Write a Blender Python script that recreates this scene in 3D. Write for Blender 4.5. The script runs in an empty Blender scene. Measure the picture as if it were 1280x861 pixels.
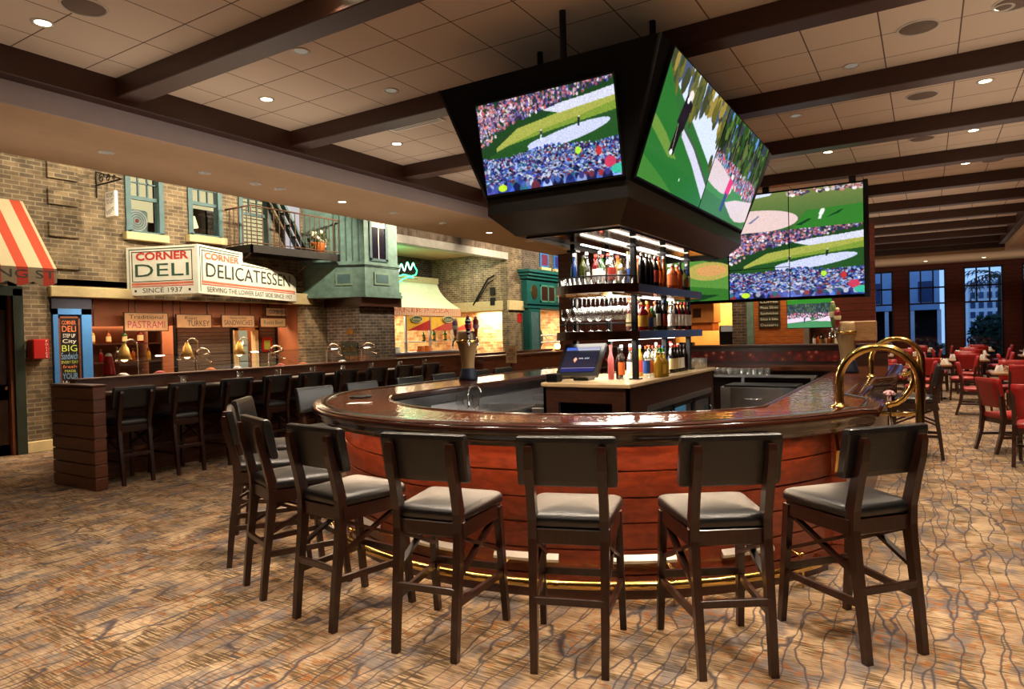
import bpy, math, random
import numpy as np
from math import sin, cos, pi, radians, sqrt, atan2
from mathutils import Vector, Matrix
random.seed(7)
SC = bpy.context.scene
COL = SC.collection

# ------------------------------------------------------------------ mesh builder
class MB:
    def __init__(s):
        s.v = []; s.f = []; s.m = []; s.sm = []
    def add(s, vs, fs, mi=0, smooth=False):
        b = len(s.v); s.v.extend([tuple(p) for p in vs])
        for f in fs:
            s.f.append(tuple(b + i for i in f)); s.m.append(mi); s.sm.append(smooth)
        return s
    def box(s, x0, x1, y0, y1, z0, z1, mi=0, bev=0.0):
        if bev > 0:
            b = min(bev, .49*abs(x1-x0), .49*abs(y1-y0), .49*abs(z1-z0))
            return s._bevbox(x0, x1, y0, y1, z0, z1, b, mi)
        v = [(x0,y0,z0),(x1,y0,z0),(x1,y1,z0),(x0,y1,z0),(x0,y0,z1),(x1,y0,z1),(x1,y1,z1),(x0,y1,z1)]
        return s.add(v, [(0,3,2,1),(4,5,6,7),(0,1,5,4),(1,2,6,5),(2,3,7,6),(3,0,4,7)], mi)
    def _bevbox(s, x0, x1, y0, y1, z0, z1, b, mi):
        X=(x0,x1); Y=(y0,y1); Z=(z0,z1); V=[]; idx={}
        def vert(i,j,k,a):
            key=(i,j,k,a)
            if key not in idx:
                p=[X[i],Y[j],Z[k]]; ctr=(i,j,k)
                for t in range(3):
                    if t!=a: p[t]+= b if ctr[t]==0 else -b
                idx[key]=len(V); V.append(tuple(p))
            return idx[key]
        F=[]
        for a in range(3):
            o=[t for t in range(3) if t!=a]
            for e in (0,1):
                q=[]
                for (u,w) in ((0,0),(1,0),(1,1),(0,1)):
                    c=[0,0,0]; c[a]=e; c[o[0]]=u; c[o[1]]=w; q.append(vert(*c,a))
                F.append(q)
        for a in range(3):
            o=[t for t in range(3) if t!=a]
            for u in (0,1):
                for w in (0,1):
                    c0=[0,0,0]; c0[o[0]]=u; c0[o[1]]=w; c1=list(c0); c1[a]=1
                    F.append([vert(*c0,o[0]),vert(*c0,o[1]),vert(*c1,o[1]),vert(*c1,o[0])])
        for i in (0,1):
            for j in (0,1):
                for k in (0,1): F.append([vert(i,j,k,0),vert(i,j,k,1),vert(i,j,k,2)])
        cx=Vector(((x0+x1)/2,(y0+y1)/2,(z0+z1)/2)); G=[]
        for f in F:
            p=[Vector(V[i]) for i in f]; n=(p[1]-p[0]).cross(p[2]-p[0])
            c=sum(p,Vector())/len(p)-cx
            G.append(f if n.dot(c)>0 else f[::-1])
        return s.add(V,G,mi)
    def obox(s, c, ax, ay, az, mi=0):
        c=Vector(c); ax=Vector(ax); ay=Vector(ay); az=Vector(az)
        v=[c+ax*i+ay*j+az*k for k in (-1,1) for (i,j) in ((-1,-1),(1,-1),(1,1),(-1,1))]
        F=[(0,3,2,1),(4,5,6,7),(0,1,5,4),(1,2,6,5),(2,3,7,6),(3,0,4,7)]
        if ax.cross(ay).dot(az)<0: F=[f[::-1] for f in F]
        return s.add(v,F,mi)
    def bar(s, p, q, w, d, up=(0,0,1), mi=0):
        p=Vector(p); q=Vector(q); t=(q-p); L=t.length; t=t/L
        a=t.cross(Vector(up))
        if a.length<1e-4: a=t.cross(Vector((0,1,0)))
        a.normalize(); b=a.cross(t)
        return s.obox((p+q)/2, a*w/2, b*d/2, t*L/2, mi)
    def beam(s, pts, ws, ds, lateral=(1,0,0), mi=0):
        # rectangular section swept through points; width along lateral, depth perpendicular
        lat=Vector(lateral).normalized(); P=[Vector(p) for p in pts]; V=[]; n=len(P)
        for i,p in enumerate(P):
            t=(P[min(i+1,n-1)]-P[max(i-1,0)]).normalized(); d=lat.cross(t).normalized()
            w=ws[i] if hasattr(ws,'__len__') else ws; e=ds[i] if hasattr(ds,'__len__') else ds
            for (a,b) in ((-1,-1),(1,-1),(1,1),(-1,1)): V.append(p+lat*w/2*a+d*e/2*b)
        F=[(3,2,1,0)]
        for i in range(n-1):
            for k in range(4):
                k2=(k+1)%4; F.append((4*i+k,4*i+k2,4*i+4+k2,4*i+4+k))
        F.append(tuple(4*(n-1)+k for k in range(4)))
        return s.add(V,F,mi)
    def tube(s, pts, r, n=8, mi=0, cap=True):
        P=[Vector(p) for p in pts]; m=len(P); V=[]; F=[]
        t0=(P[1]-P[0]).normalized(); a=t0.orthogonal().normalized()
        for i,p in enumerate(P):
            t=(P[min(i+1,m-1)]-P[max(i-1,0)]).normalized()
            a=(a-t*a.dot(t))
            a=a.normalized() if a.length>1e-6 else t.orthogonal().normalized()
            b=t.cross(a); rr=r[i] if hasattr(r,'__len__') else r
            for k in range(n):
                th=2*pi*k/n; V.append(p+(a*cos(th)+b*sin(th))*rr)
        for i in range(m-1):
            for k in range(n):
                k2=(k+1)%n; F.append((i*n+k,i*n+k2,(i+1)*n+k2,(i+1)*n+k))
        s.add(V,F,mi,True)
        if cap:
            s.add(V[:n],[tuple(range(n))[::-1]],mi); s.add(V[-n:],[tuple(range(n))],mi)
        return s
    def lathe(s, prof, n=16, c=(0,0,0), mi=0, smooth=True, arc=(0,2*pi)):
        V=[]; F=[]; full=abs(arc[1]-arc[0]-2*pi)<1e-6; N=n if full else n+1
        for (r,z) in prof:
            for k in range(N):
                th=arc[0]+(arc[1]-arc[0])*k/n; V.append((c[0]+r*cos(th),c[1]+r*sin(th),c[2]+z))
        for i in range(len(prof)-1):
            for k in range(n):
                k2=(k+1)%N; F.append((i*N+k,i*N+k2,(i+1)*N+k2,(i+1)*N+k))
        s.add(V,F,mi,smooth)
        return s
    def cyl(s, c, r, h, n=16, mi=0, r2=None):
        r2=r if r2 is None else r2
        s.lathe([(r,0),(r2,h)],n,c,mi)
        s.add([(c[0]+r2*cos(2*pi*k/n),c[1]+r2*sin(2*pi*k/n),c[2]+h) for k in range(n)],[tuple(range(n))],mi)
        s.add([(c[0]+r*cos(2*pi*k/n),c[1]+r*sin(2*pi*k/n),c[2]) for k in range(n)],[tuple(range(n))[::-1]],mi)
        return s
    def sphere(s, c, r, n=10, sc=(1,1,1), mi=0):
        V=[];F=[];m=max(4,n//2+1)
        for i in range(m+1):
            ph=pi*i/m
            for k in range(n):
                th=2*pi*k/n; V.append((c[0]+r*sc[0]*sin(ph)*cos(th),c[1]+r*sc[1]*sin(ph)*sin(th),c[2]-r*sc[2]*cos(ph)))
        for i in range(m):
            for k in range(n):
                k2=(k+1)%n; F.append((i*n+k,i*n+k2,(i+1)*n+k2,(i+1)*n+k))
        return s.add(V,F,mi,True)
    def prism(s, poly, lo, hi, axis='z', mi=0):
        # poly: list of 2d points; axis z->(x,y), y->(x,z), x->(y,z)
        def P(a,b,h):
            return (a,b,h) if axis=='z' else ((a,h,b) if axis=='y' else (h,a,b))
        n=len(poly); V=[P(a,b,lo) for a,b in poly]+[P(a,b,hi) for a,b in poly]
        ar=sum(poly[i][0]*poly[(i+1)%n][1]-poly[(i+1)%n][0]*poly[i][1] for i in range(n))
        flip=(ar<0)!=(axis=='y')
        F=[tuple(range(n))[::-1],tuple(range(n,2*n))]+[(i,(i+1)%n,n+(i+1)%n,n+i) for i in range(n)]
        if flip: F=[f[::-1] for f in F]
        return s.add(V,F,mi)
    def grid(s, rows, mi=0, smooth=True, flip=False):
        n=len(rows[0]); V=[p for r in rows for p in r]; F=[]
        for i in range(len(rows)-1):
            for k in range(n-1):
                f=(i*n+k,i*n+k+1,(i+1)*n+k+1,(i+1)*n+k); F.append(f[::-1] if flip else f)
        return s.add(V,F,mi,smooth)

def sweep_normals(path):
    N=[]; n=len(path)
    for i in range(n):
        a=path[max(i-1,0)]; b=path[min(i+1,n-1)]; t=Vector((b[0]-a[0],b[1]-a[1])).normalized()
        N.append((t.y,-t.x))
    return N
def sweep(mb, path, prof, mi=0, smooth=False, flip=False):
    # path walked so that its outside is on the right-hand side; prof = [(outward offset, z)]
    N=sweep_normals(path)
    rows=[[(p[0]+n[0]*o,p[1]+n[1]*o,z) for (o,z) in prof] for p,n in zip(path,N)]
    mb.grid(rows,mi,smooth,flip)
    for r,fl in ((rows[0],False),(rows[-1],True)):
        if len(r)>2: mb.add(r,[tuple(range(len(r)))[::-1 if fl else 1]],mi)
    return mb

# ------------------------------------------------------------------ objects
def rootloc(o):
    while o.parent: o=o.parent
    return o.location
def thing(name, label, cat, loc=(0,0,0), rz=0.0, group=None):
    o=bpy.data.objects.new(name,None); COL.objects.link(o); o.empty_display_size=.1
    o.location=loc; o.rotation_euler=(0,0,rz); o['label']=label; o['category']=cat
    if group: o['group']=group
    return o
def mesh_of(name, mb, mats, off=(0,0,0)):
    me=bpy.data.meshes.new(name)
    vs=np.array(mb.v,dtype=float)-np.array(off)
    me.from_pydata(vs.tolist(),[],mb.f)
    if not isinstance(mats,(list,tuple)): mats=[mats]
    for m in mats: me.materials.append(m)
    me.polygons.foreach_set('material_index',mb.m); me.polygons.foreach_set('use_smooth',mb.sm)
    me.update()
    return me
def part(name, mb, mats, parent=None, world=True, label=None):
    off=(0,0,0)
    if parent is not None and world: off=tuple(rootloc(parent))
    o=bpy.data.objects.new(name,mesh_of(name,mb,mats,off)); COL.objects.link(o)
    if parent is not None: o.parent=parent
    if label: o['label']=label
    return o
def solo(name, mb, mats, label, cat, loc=(0,0,0), group=None, rz=0, world=True):
    o=bpy.data.objects.new(name,mesh_of(name,mb,mats,loc if world else (0,0,0))); COL.objects.link(o)
    o.location=loc; o.rotation_euler=(0,0,rz); o['label']=label; o['category']=cat
    if group: o['group']=group
    return o
def struct(name, mb, mats, parent=None):
    o=part(name,mb,mats,parent)
    if parent is None: o['kind']='structure'
    return o
def dup(root, loc, rz=None, label=None, group=None, scale=None):
    r=root.copy(); COL.objects.link(r); r.location=loc
    if rz is not None: r.rotation_euler=(0,0,rz)
    if label: r['label']=label
    if group: r['group']=group
    if scale: r.scale=scale
    for ch in list(root.children):
        c=ch.copy(); COL.objects.link(c); c.parent=r
        for g in list(ch.children):
            d=g.copy(); COL.objects.link(d); d.parent=c
    return r
TEXTS=[]
def text(name, body, mat, parent, loc, rot, width, height, ext=.003, world=True, bold=0.0):
    cu=bpy.data.curves.new(name,'FONT'); cu.body=body; cu.size=1; cu.extrude=0; cu.offset=bold; cu.align_x='CENTER'; cu.align_y='CENTER'
    cu.resolution_u=3; cu.materials.append(mat)
    o=bpy.data.objects.new(name,cu); COL.objects.link(o); o.parent=parent
    off=rootloc(parent) if world else Vector((0,0,0))
    o.location=Vector(loc)-off; o.rotation_euler=rot
    TEXTS.append((o,width,height,ext)); return o
def fit_texts():
    # lettering becomes plain meshes, sized to the width and height asked for
    bpy.context.view_layer.update(); dg=bpy.context.evaluated_depsgraph_get(); res=[]
    for o,w,h,e in TEXTS:
        d=o.dimensions; res.append((o,w/max(d.x,1e-4),h/max(d.y,1e-4),bpy.data.meshes.new_from_object(o.evaluated_get(dg))))
    for o,sx,sy,me in res:
        n=bpy.data.objects.new('lettering',me); COL.objects.link(n); n.parent=o.parent; n.location=o.location; n.rotation_euler=o.rotation_euler
        me.transform(Matrix.Diagonal((sx,sy,1,1)))
        cu=o.data; bpy.data.objects.remove(o); bpy.data.curves.remove(cu)

# ------------------------------------------------------------------ materials
def srgb(r,g,b): 
    f=lambda c: (c/12.92 if c<=.04045 else ((c+.055)/1.055)**2.4)
    return (f(r/255),f(g/255),f(b/255),1)
def newmat(name):
    m=bpy.data.materials.new(name); m.use_nodes=True; nt=m.node_tree
    return m,nt,nt.nodes['Principled BSDF']
def setp(b, color=None, rough=.5, metal=0, spec=.5, coat=0, coatr=.1):
    if color is not None: b.inputs['Base Color'].default_value=color
    b.inputs['Roughness'].default_value=rough; b.inputs['Metallic'].default_value=metal
    b.inputs['Specular IOR Level'].default_value=spec; b.inputs['Coat Weight'].default_value=coat; b.inputs['Coat Roughness'].default_value=coatr
def ramp(nt, stops, interp='LINEAR'):
    r=nt.nodes.new('ShaderNodeValToRGB'); e=r.color_ramp.elements; r.color_ramp.interpolation=interp
    while len(e)<len(stops): e.new(.5)
    for i,(p,c) in enumerate(stops): e[i].position=p; e[i].color=c
    return r
def coords(nt, scale=(1,1,1), kind='Object', rot=(0,0,0)):
    t=nt.nodes.new('ShaderNodeTexCoord'); m=nt.nodes.new('ShaderNodeMapping'); m.inputs['Scale'].default_value=scale
    m.inputs['Rotation'].default_value=rot
    nt.links.new(t.outputs[kind],m.inputs['Vector']); return m
def plain(name, color, rough=.5, metal=0, spec=.5, var=.12, scale=6, bump=0, coat=0, bscale=60):
    m,nt,b=newmat(name); setp(b,color,rough,metal,spec,coat)
    mp=coords(nt); n=nt.nodes.new('ShaderNodeTexNoise'); n.inputs['Scale'].default_value=scale; n.inputs['Detail'].default_value=3
    nt.links.new(mp.outputs[0],n.inputs['Vector'])
    lo=tuple(c*(1-var) for c in color[:3])+(1,); hi=tuple(min(1,c*(1+var)) for c in color[:3])+(1,)
    r=ramp(nt,[(.3,lo),(.7,hi)]); nt.links.new(n.outputs['Fac'],r.inputs[0]); nt.links.new(r.outputs[0],b.inputs['Base Color'])
    if bump:
        n2=nt.nodes.new('ShaderNodeTexNoise'); n2.inputs['Scale'].default_value=bscale; n2.inputs['Detail'].default_value=4
        nt.links.new(mp.outputs[0],n2.inputs['Vector'])
        bp=nt.nodes.new('ShaderNodeBump'); bp.inputs['Strength'].default_value=bump; bp.inputs['Distance'].default_value=.01
        nt.links.new(n2.outputs['Fac'],bp.inputs['Height']); nt.links.new(bp.outputs[0],b.inputs['Normal'])
    return m
def wood(name, c1, c2, axis=(1,12,12), rough=.4, coat=0.0, spec=.5, scale=3):
    m,nt,b=newmat(name); setp(b,None,rough,0,spec,coat,.12)
    mp=coords(nt,axis); n=nt.nodes.new('ShaderNodeTexNoise'); n.inputs['Scale'].default_value=scale; n.inputs['Detail'].default_value=5; n.inputs['Distortion'].default_value=.6
    nt.links.new(mp.outputs[0],n.inputs['Vector']); r=ramp(nt,[(.3,c1),(.7,c2)])
    nt.links.new(n.outputs['Fac'],r.inputs[0]); nt.links.new(r.outputs[0],b.inputs['Base Color']); return m
def emit(name, color, strength):
    m,nt,b=newmat(name); setp(b,(0,0,0,1),.6)
    b.inputs['Emission Color'].default_value=color; b.inputs['Emission Strength'].default_value=strength; return m
def glass(name, tint=(1,1,1,1), amt=.12, rough=.02):
    m,nt,b=newmat(name); nt.nodes.remove(b); out=nt.nodes['Material Output']
    t=nt.nodes.new('ShaderNodeBsdfTransparent'); t.inputs[0].default_value=tint
    g=nt.nodes.new('ShaderNodeBsdfGlossy'); g.inputs['Roughness'].default_value=rough
    lw=nt.nodes.new('ShaderNodeLayerWeight'); lw.inputs['Blend'].default_value=.35
    ma=nt.nodes.new('ShaderNodeMath'); ma.operation='MULTIPLY_ADD'; ma.inputs[1].default_value=.55; ma.inputs[2].default_value=amt
    nt.links.new(lw.outputs['Facing'],ma.inputs[0])
    mx=nt.nodes.new('ShaderNodeMixShader'); nt.links.new(ma.outputs[0],mx.inputs[0]); nt.links.new(t.outputs[0],mx.inputs[1]); nt.links.new(g.outputs[0],mx.inputs[2])
    nt.links.new(mx.outputs[0],out.inputs['Surface']); return m
def brick(name, c1, c2, mortar, bw=.2, bh=.068, ms=.009, rough=.85):
    m,nt,b=newmat(name); setp(b,None,rough,0,.25)
    t=nt.nodes.new('ShaderNodeTexCoord'); s=nt.nodes.new('ShaderNodeSeparateXYZ'); nt.links.new(t.outputs['Object'],s.inputs[0])
    a=nt.nodes.new('ShaderNodeMath'); a.operation='ADD'; nt.links.new(s.outputs['X'],a.inputs[0]); nt.links.new(s.outputs['Y'],a.inputs[1])
    c=nt.nodes.new('ShaderNodeCombineXYZ'); nt.links.new(a.outputs[0],c.inputs['X']); nt.links.new(s.outputs['Z'],c.inputs['Y'])
    k=nt.nodes.new('ShaderNodeTexBrick'); nt.links.new(c.outputs[0],k.inputs['Vector'])
    k.inputs['Scale'].default_value=1; k.inputs['Brick Width'].default_value=bw; k.inputs['Row Height'].default_value=bh
    k.inputs['Mortar Size'].default_value=ms; k.inputs['Mortar Smooth'].default_value=.2; k.inputs['Bias'].default_value=0
    k.inputs['Color1'].default_value=c1; k.inputs['Color2'].default_value=c2; k.inputs['Mortar'].default_value=mortar
    n=nt.nodes.new('ShaderNodeTexNoise'); n.inputs['Scale'].default_value=5; n.inputs['Detail'].default_value=6; nt.links.new(t.outputs['Object'],n.inputs['Vector'])
    r=ramp(nt,[(.3,(.48,.48,.5,1)),(.7,(1.12,1.12,1.1,1))]); nt.links.new(n.outputs['Fac'],r.inputs[0])
    mx=nt.nodes.new('ShaderNodeMix'); mx.data_type='RGBA'; mx.blend_type='MULTIPLY'; mx.inputs[0].default_value=1
    nt.links.new(k.outputs['Color'],mx.inputs[6]); nt.links.new(r.outputs[0],mx.inputs[7]); nt.links.new(mx.outputs[2],b.inputs['Base Color'])
    bp=nt.nodes.new('ShaderNodeBump'); bp.inputs['Strength'].default_value=.6; bp.inputs['Distance'].default_value=.012; bp.invert=True
    nt.links.new(k.outputs['Fac'],bp.inputs['Height']); nt.links.new(bp.outputs[0],b.inputs['Normal'])
    return m
def stripes(name, c1, c2, coord='Y', period=.3, duty=.5, rough=.8, phase=0.0):
    m,nt,b=newmat(name); setp(b,None,rough,0,.2)
    t=nt.nodes.new('ShaderNodeTexCoord'); s=nt.nodes.new('ShaderNodeSeparateXYZ'); nt.links.new(t.outputs['Object'],s.inputs[0])
    a=nt.nodes.new('ShaderNodeMath'); a.operation='MULTIPLY_ADD'; a.inputs[1].default_value=1/period; a.inputs[2].default_value=100+phase; nt.links.new(s.outputs[coord],a.inputs[0])
    f=nt.nodes.new('ShaderNodeMath'); f.operation='FRACT'; nt.links.new(a.outputs[0],f.inputs[0])
    r=ramp(nt,[(0,c1),(duty,c2)],'CONSTANT'); nt.links.new(f.outputs[0],r.inputs[0]); nt.links.new(r.outputs[0],b.inputs['Base Color']); return m
def tilted(nt): pass
DLP=80; BFP=105; SFP=70; FCP=330; KTP=190; PZP=240; NEP=18; BBP=60; UPP=25; EXPO=0.25
# ------------------------------------------------------------------ palette
M={}
M['darkwood']=wood('dark_wood',srgb(46,24,16),srgb(66,36,24),(2,2,14),.32,.25)
M['beam']=wood('beam_wood',srgb(52,28,18),srgb(66,37,25),(2,20,20),.42)
M['stoolwood']=wood('stool_wood',srgb(36,17,11),srgb(56,27,17),(14,14,2),.3,.3)
M['leather']=plain('black_leather',srgb(17,17,20),.36,0,.85,.25,30,.2,bscale=140)
M['redleather']=plain('red_leather',srgb(168,34,32),.4,0,.5,.12,12,.1)
M['mahogany']=wood('mahogany_panel',srgb(96,34,18),srgb(140,56,28),(3,3,9),.3,.35)
M['bartop']=None
M['brass']=plain('brass',srgb(226,190,112),.16,1,.5,.05)
M['steel']=plain('stainless_steel',srgb(186,186,188),.32,1,.5,.05)
M['strip']=plain('brushed_strip',srgb(222,214,206),.45,.8,.5,.04)
M['chrome']=plain('chrome',srgb(210,210,212),.08,1,.5,.03)
M['black']=plain('black_paint',srgb(18,17,18),.35,0,.5,.1)
M['blackm']=plain('black_metal',srgb(26,25,26),.4,.6,.5,.1)
M['matte']=plain('matte_black',srgb(12,12,13),.8,0,.2,.1)
M['plaster']=plain('soffit_plaster',srgb(196,166,134),.85,0,.2,.03)
M['plasterg']=plain('soffit_edge_paint',srgb(176,166,170),.85,0,.2,.03)  # plaster with the screens' bluish light put into its colour
M['cream']=plain('cream_stone',srgb(206,188,142),.85,0,.2,.08,9,.15)
M['teal']=plain('weathered_teal',srgb(106,136,128),.6,0,.3,.22,7,.1)
M['teald']=plain('dark_teal_paint',srgb(22,84,82),.4,0,.4,.1)
M['tealf']=plain('window_frame_teal',srgb(74,104,108),.55,0,.3,.15)
M['doorgreen']=plain('door_frame_green',srgb(40,50,40),.5,0,.4,.1)
M['blue']=plain('bright_blue_paint',srgb(52,112,176),.6,0,.3,.06)
M['navy']=plain('navy_paint',srgb(24,30,48),.6,0,.3,.1)
M['white']=plain('white_paint',srgb(236,232,220),.6,0,.3,.04)
M['signwhite']=plain('sign_white',srgb(222,222,208),.6,0,.3,.06)
M['signgreen']=plain('sign_green',srgb(52,84,66),.6,0,.3,.1)
M['signred']=plain('sign_red',srgb(186,60,46),.6,0,.3,.1)
M['signorange']=plain('sign_salmon',srgb(200,112,84),.6,0,.3,.1)
M['signdark']=plain('sign_dark',srgb(50,54,48),.6,0,.3,.1)
M['red']=plain('red_enamel',srgb(178,30,26),.35,0,.5,.08)
M['iron']=plain('wrought_iron',srgb(34,30,28),.5,.5,.4,.2)
M['paper']=plain('paper_white',srgb(236,232,224),.7,0,.3,.04)
M['navyl']=plain('navy_label',srgb(36,44,92),.5,0,.3,.1)
M['tan']=plain('tan_ceramic',srgb(150,120,80),.35,0,.5,.12)
M['foodorange']=plain('orange_food',srgb(206,110,44),.5,0,.4,.15)
M['gold']=plain('gilt',srgb(206,170,96),.3,1,.5,.05)
M['glass']=glass('clear_glass',(.97,.98,.98,1),.15)
M['pane']=glass('window_glass',(.86,.9,.94,1),.04)
M['counterwood']=wood('deli_wood',srgb(84,46,28),srgb(112,64,40),(2,2,10),.4,.1)
M['lampwarm']=emit('lamp_warm',srgb(255,226,180),14)
M['lampdim']=emit('lamp_dim',srgb(230,214,190),.22)
M['ledwhite']=emit('led_white',srgb(255,244,224),5)
M['underled']=emit('under_counter_led',srgb(255,206,150),15)
M['underled2']=emit('angled_led',srgb(255,222,184),45)  # glow of the strip added for the seats
M['neon']=emit('neon_green',srgb(60,255,150),4.5)
M['neonw']=emit('neon_white',srgb(190,255,235),4.5)
M['blind']=emit('lit_window_blind',srgb(246,222,160),1.1)
M['brick']=brick('tan_brick',srgb(104,92,76),srgb(142,122,94),srgb(158,144,118))
M['brickd']=brick('brown_brick',srgb(76,64,58),srgb(100,86,78),srgb(128,120,108))
M['brickp']=brick('pale_brick',srgb(126,106,84),srgb(160,136,106),srgb(190,174,146),.2,.068,.010)
M['brickmix']=brick('kitchen_brick',srgb(226,190,132),srgb(190,120,70),srgb(216,190,150),.26,.1,.006,.5)
M['soldier']=brick('soldier_brick',srgb(116,98,86),srgb(140,122,106),srgb(150,138,122),.068,.3,.008)
M['clap']=None

def mat_bartop():
    m,nt,b=newmat('hammered_mahogany_top'); setp(b,None,.07,0,.75,.0,.06)
    mp=coords(nt); n=nt.nodes.new('ShaderNodeTexNoise'); n.inputs['Scale'].default_value=5; n.inputs['Detail'].default_value=6
    nt.links.new(mp.outputs[0],n.inputs['Vector']); r=ramp(nt,[(.3,srgb(70,32,20)),(.7,srgb(112,62,38))])
    nt.links.new(n.outputs['Fac'],r.inputs[0]); nt.links.new(r.outputs[0],b.inputs['Base Color'])
    v=nt.nodes.new('ShaderNodeTexVoronoi'); v.feature='SMOOTH_F1'; v.inputs['Scale'].default_value=26; nt.links.new(mp.outputs[0],v.inputs['Vector'])
    bp=nt.nodes.new('ShaderNodeBump'); bp.inputs['Strength'].default_value=.14; bp.inputs['Distance'].default_value=.01
    nt.links.new(v.outputs['Distance'],bp.inputs['Height']); nt.links.new(bp.outputs[0],b.inputs['Normal']); nt.links.new(bp.outputs[0],b.inputs['Coat Normal'])
    return m
M['bartop']=mat_bartop()
M['nosing']=wood('polished_nosing',srgb(44,20,13),srgb(62,28,17),(3,3,3),.16,.6)

def mat_boards(name,c1,c2,h=.13,gap=.06,rough=.55):
    m,nt,b=newmat(name); setp(b,None,rough,0,.35)
    t=nt.nodes.new('ShaderNodeTexCoord'); s=nt.nodes.new('ShaderNodeSeparateXYZ'); nt.links.new(t.outputs['Object'],s.inputs[0])
    a=nt.nodes.new('ShaderNodeMath'); a.operation='MULTIPLY_ADD'; a.inputs[1].default_value=1/h; a.inputs[2].default_value=100; nt.links.new(s.outputs['Z'],a.inputs[0])
    f=nt.nodes.new('ShaderNodeMath'); f.operation='FRACT'; nt.links.new(a.outputs[0],f.inputs[0])
    mp=coords(nt,(2,2,14)); n=nt.nodes.new('ShaderNodeTexNoise'); n.inputs['Scale'].default_value=3; n.inputs['Detail'].default_value=4; nt.links.new(mp.outputs[0],n.inputs['Vector'])
    r=ramp(nt,[(.3,c1),(.7,c2)]); nt.links.new(n.outputs['Fac'],r.inputs[0])
    r2=ramp(nt,[(0,(.12,.12,.12,1)),(gap,(1,1,1,1))],'CONSTANT'); nt.links.new(f.outputs[0],r2.inputs[0])
    mx=nt.nodes.new('ShaderNodeMix'); mx.data_type='RGBA'; mx.blend_type='MULTIPLY'; mx.inputs[0].default_value=1
    nt.links.new(r.outputs[0],mx.inputs[6]); nt.links.new(r2.outputs[0],mx.inputs[7]); nt.links.new(mx.outputs[2],b.inputs['Base Color'])
    return m
M['clap']=mat_boards('red_brown_clapboard',srgb(80,34,26),srgb(104,46,34),.15)
M['orangeboards']=mat_boards('orange_wood_boards',srgb(140,74,30),srgb(186,108,48),.14,.05)
M['shutter']=mat_boards('roller_shutter_slats',srgb(92,80,70),srgb(112,98,86),.075,.12,.45)
M['tealboards']=M['teal']

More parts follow.
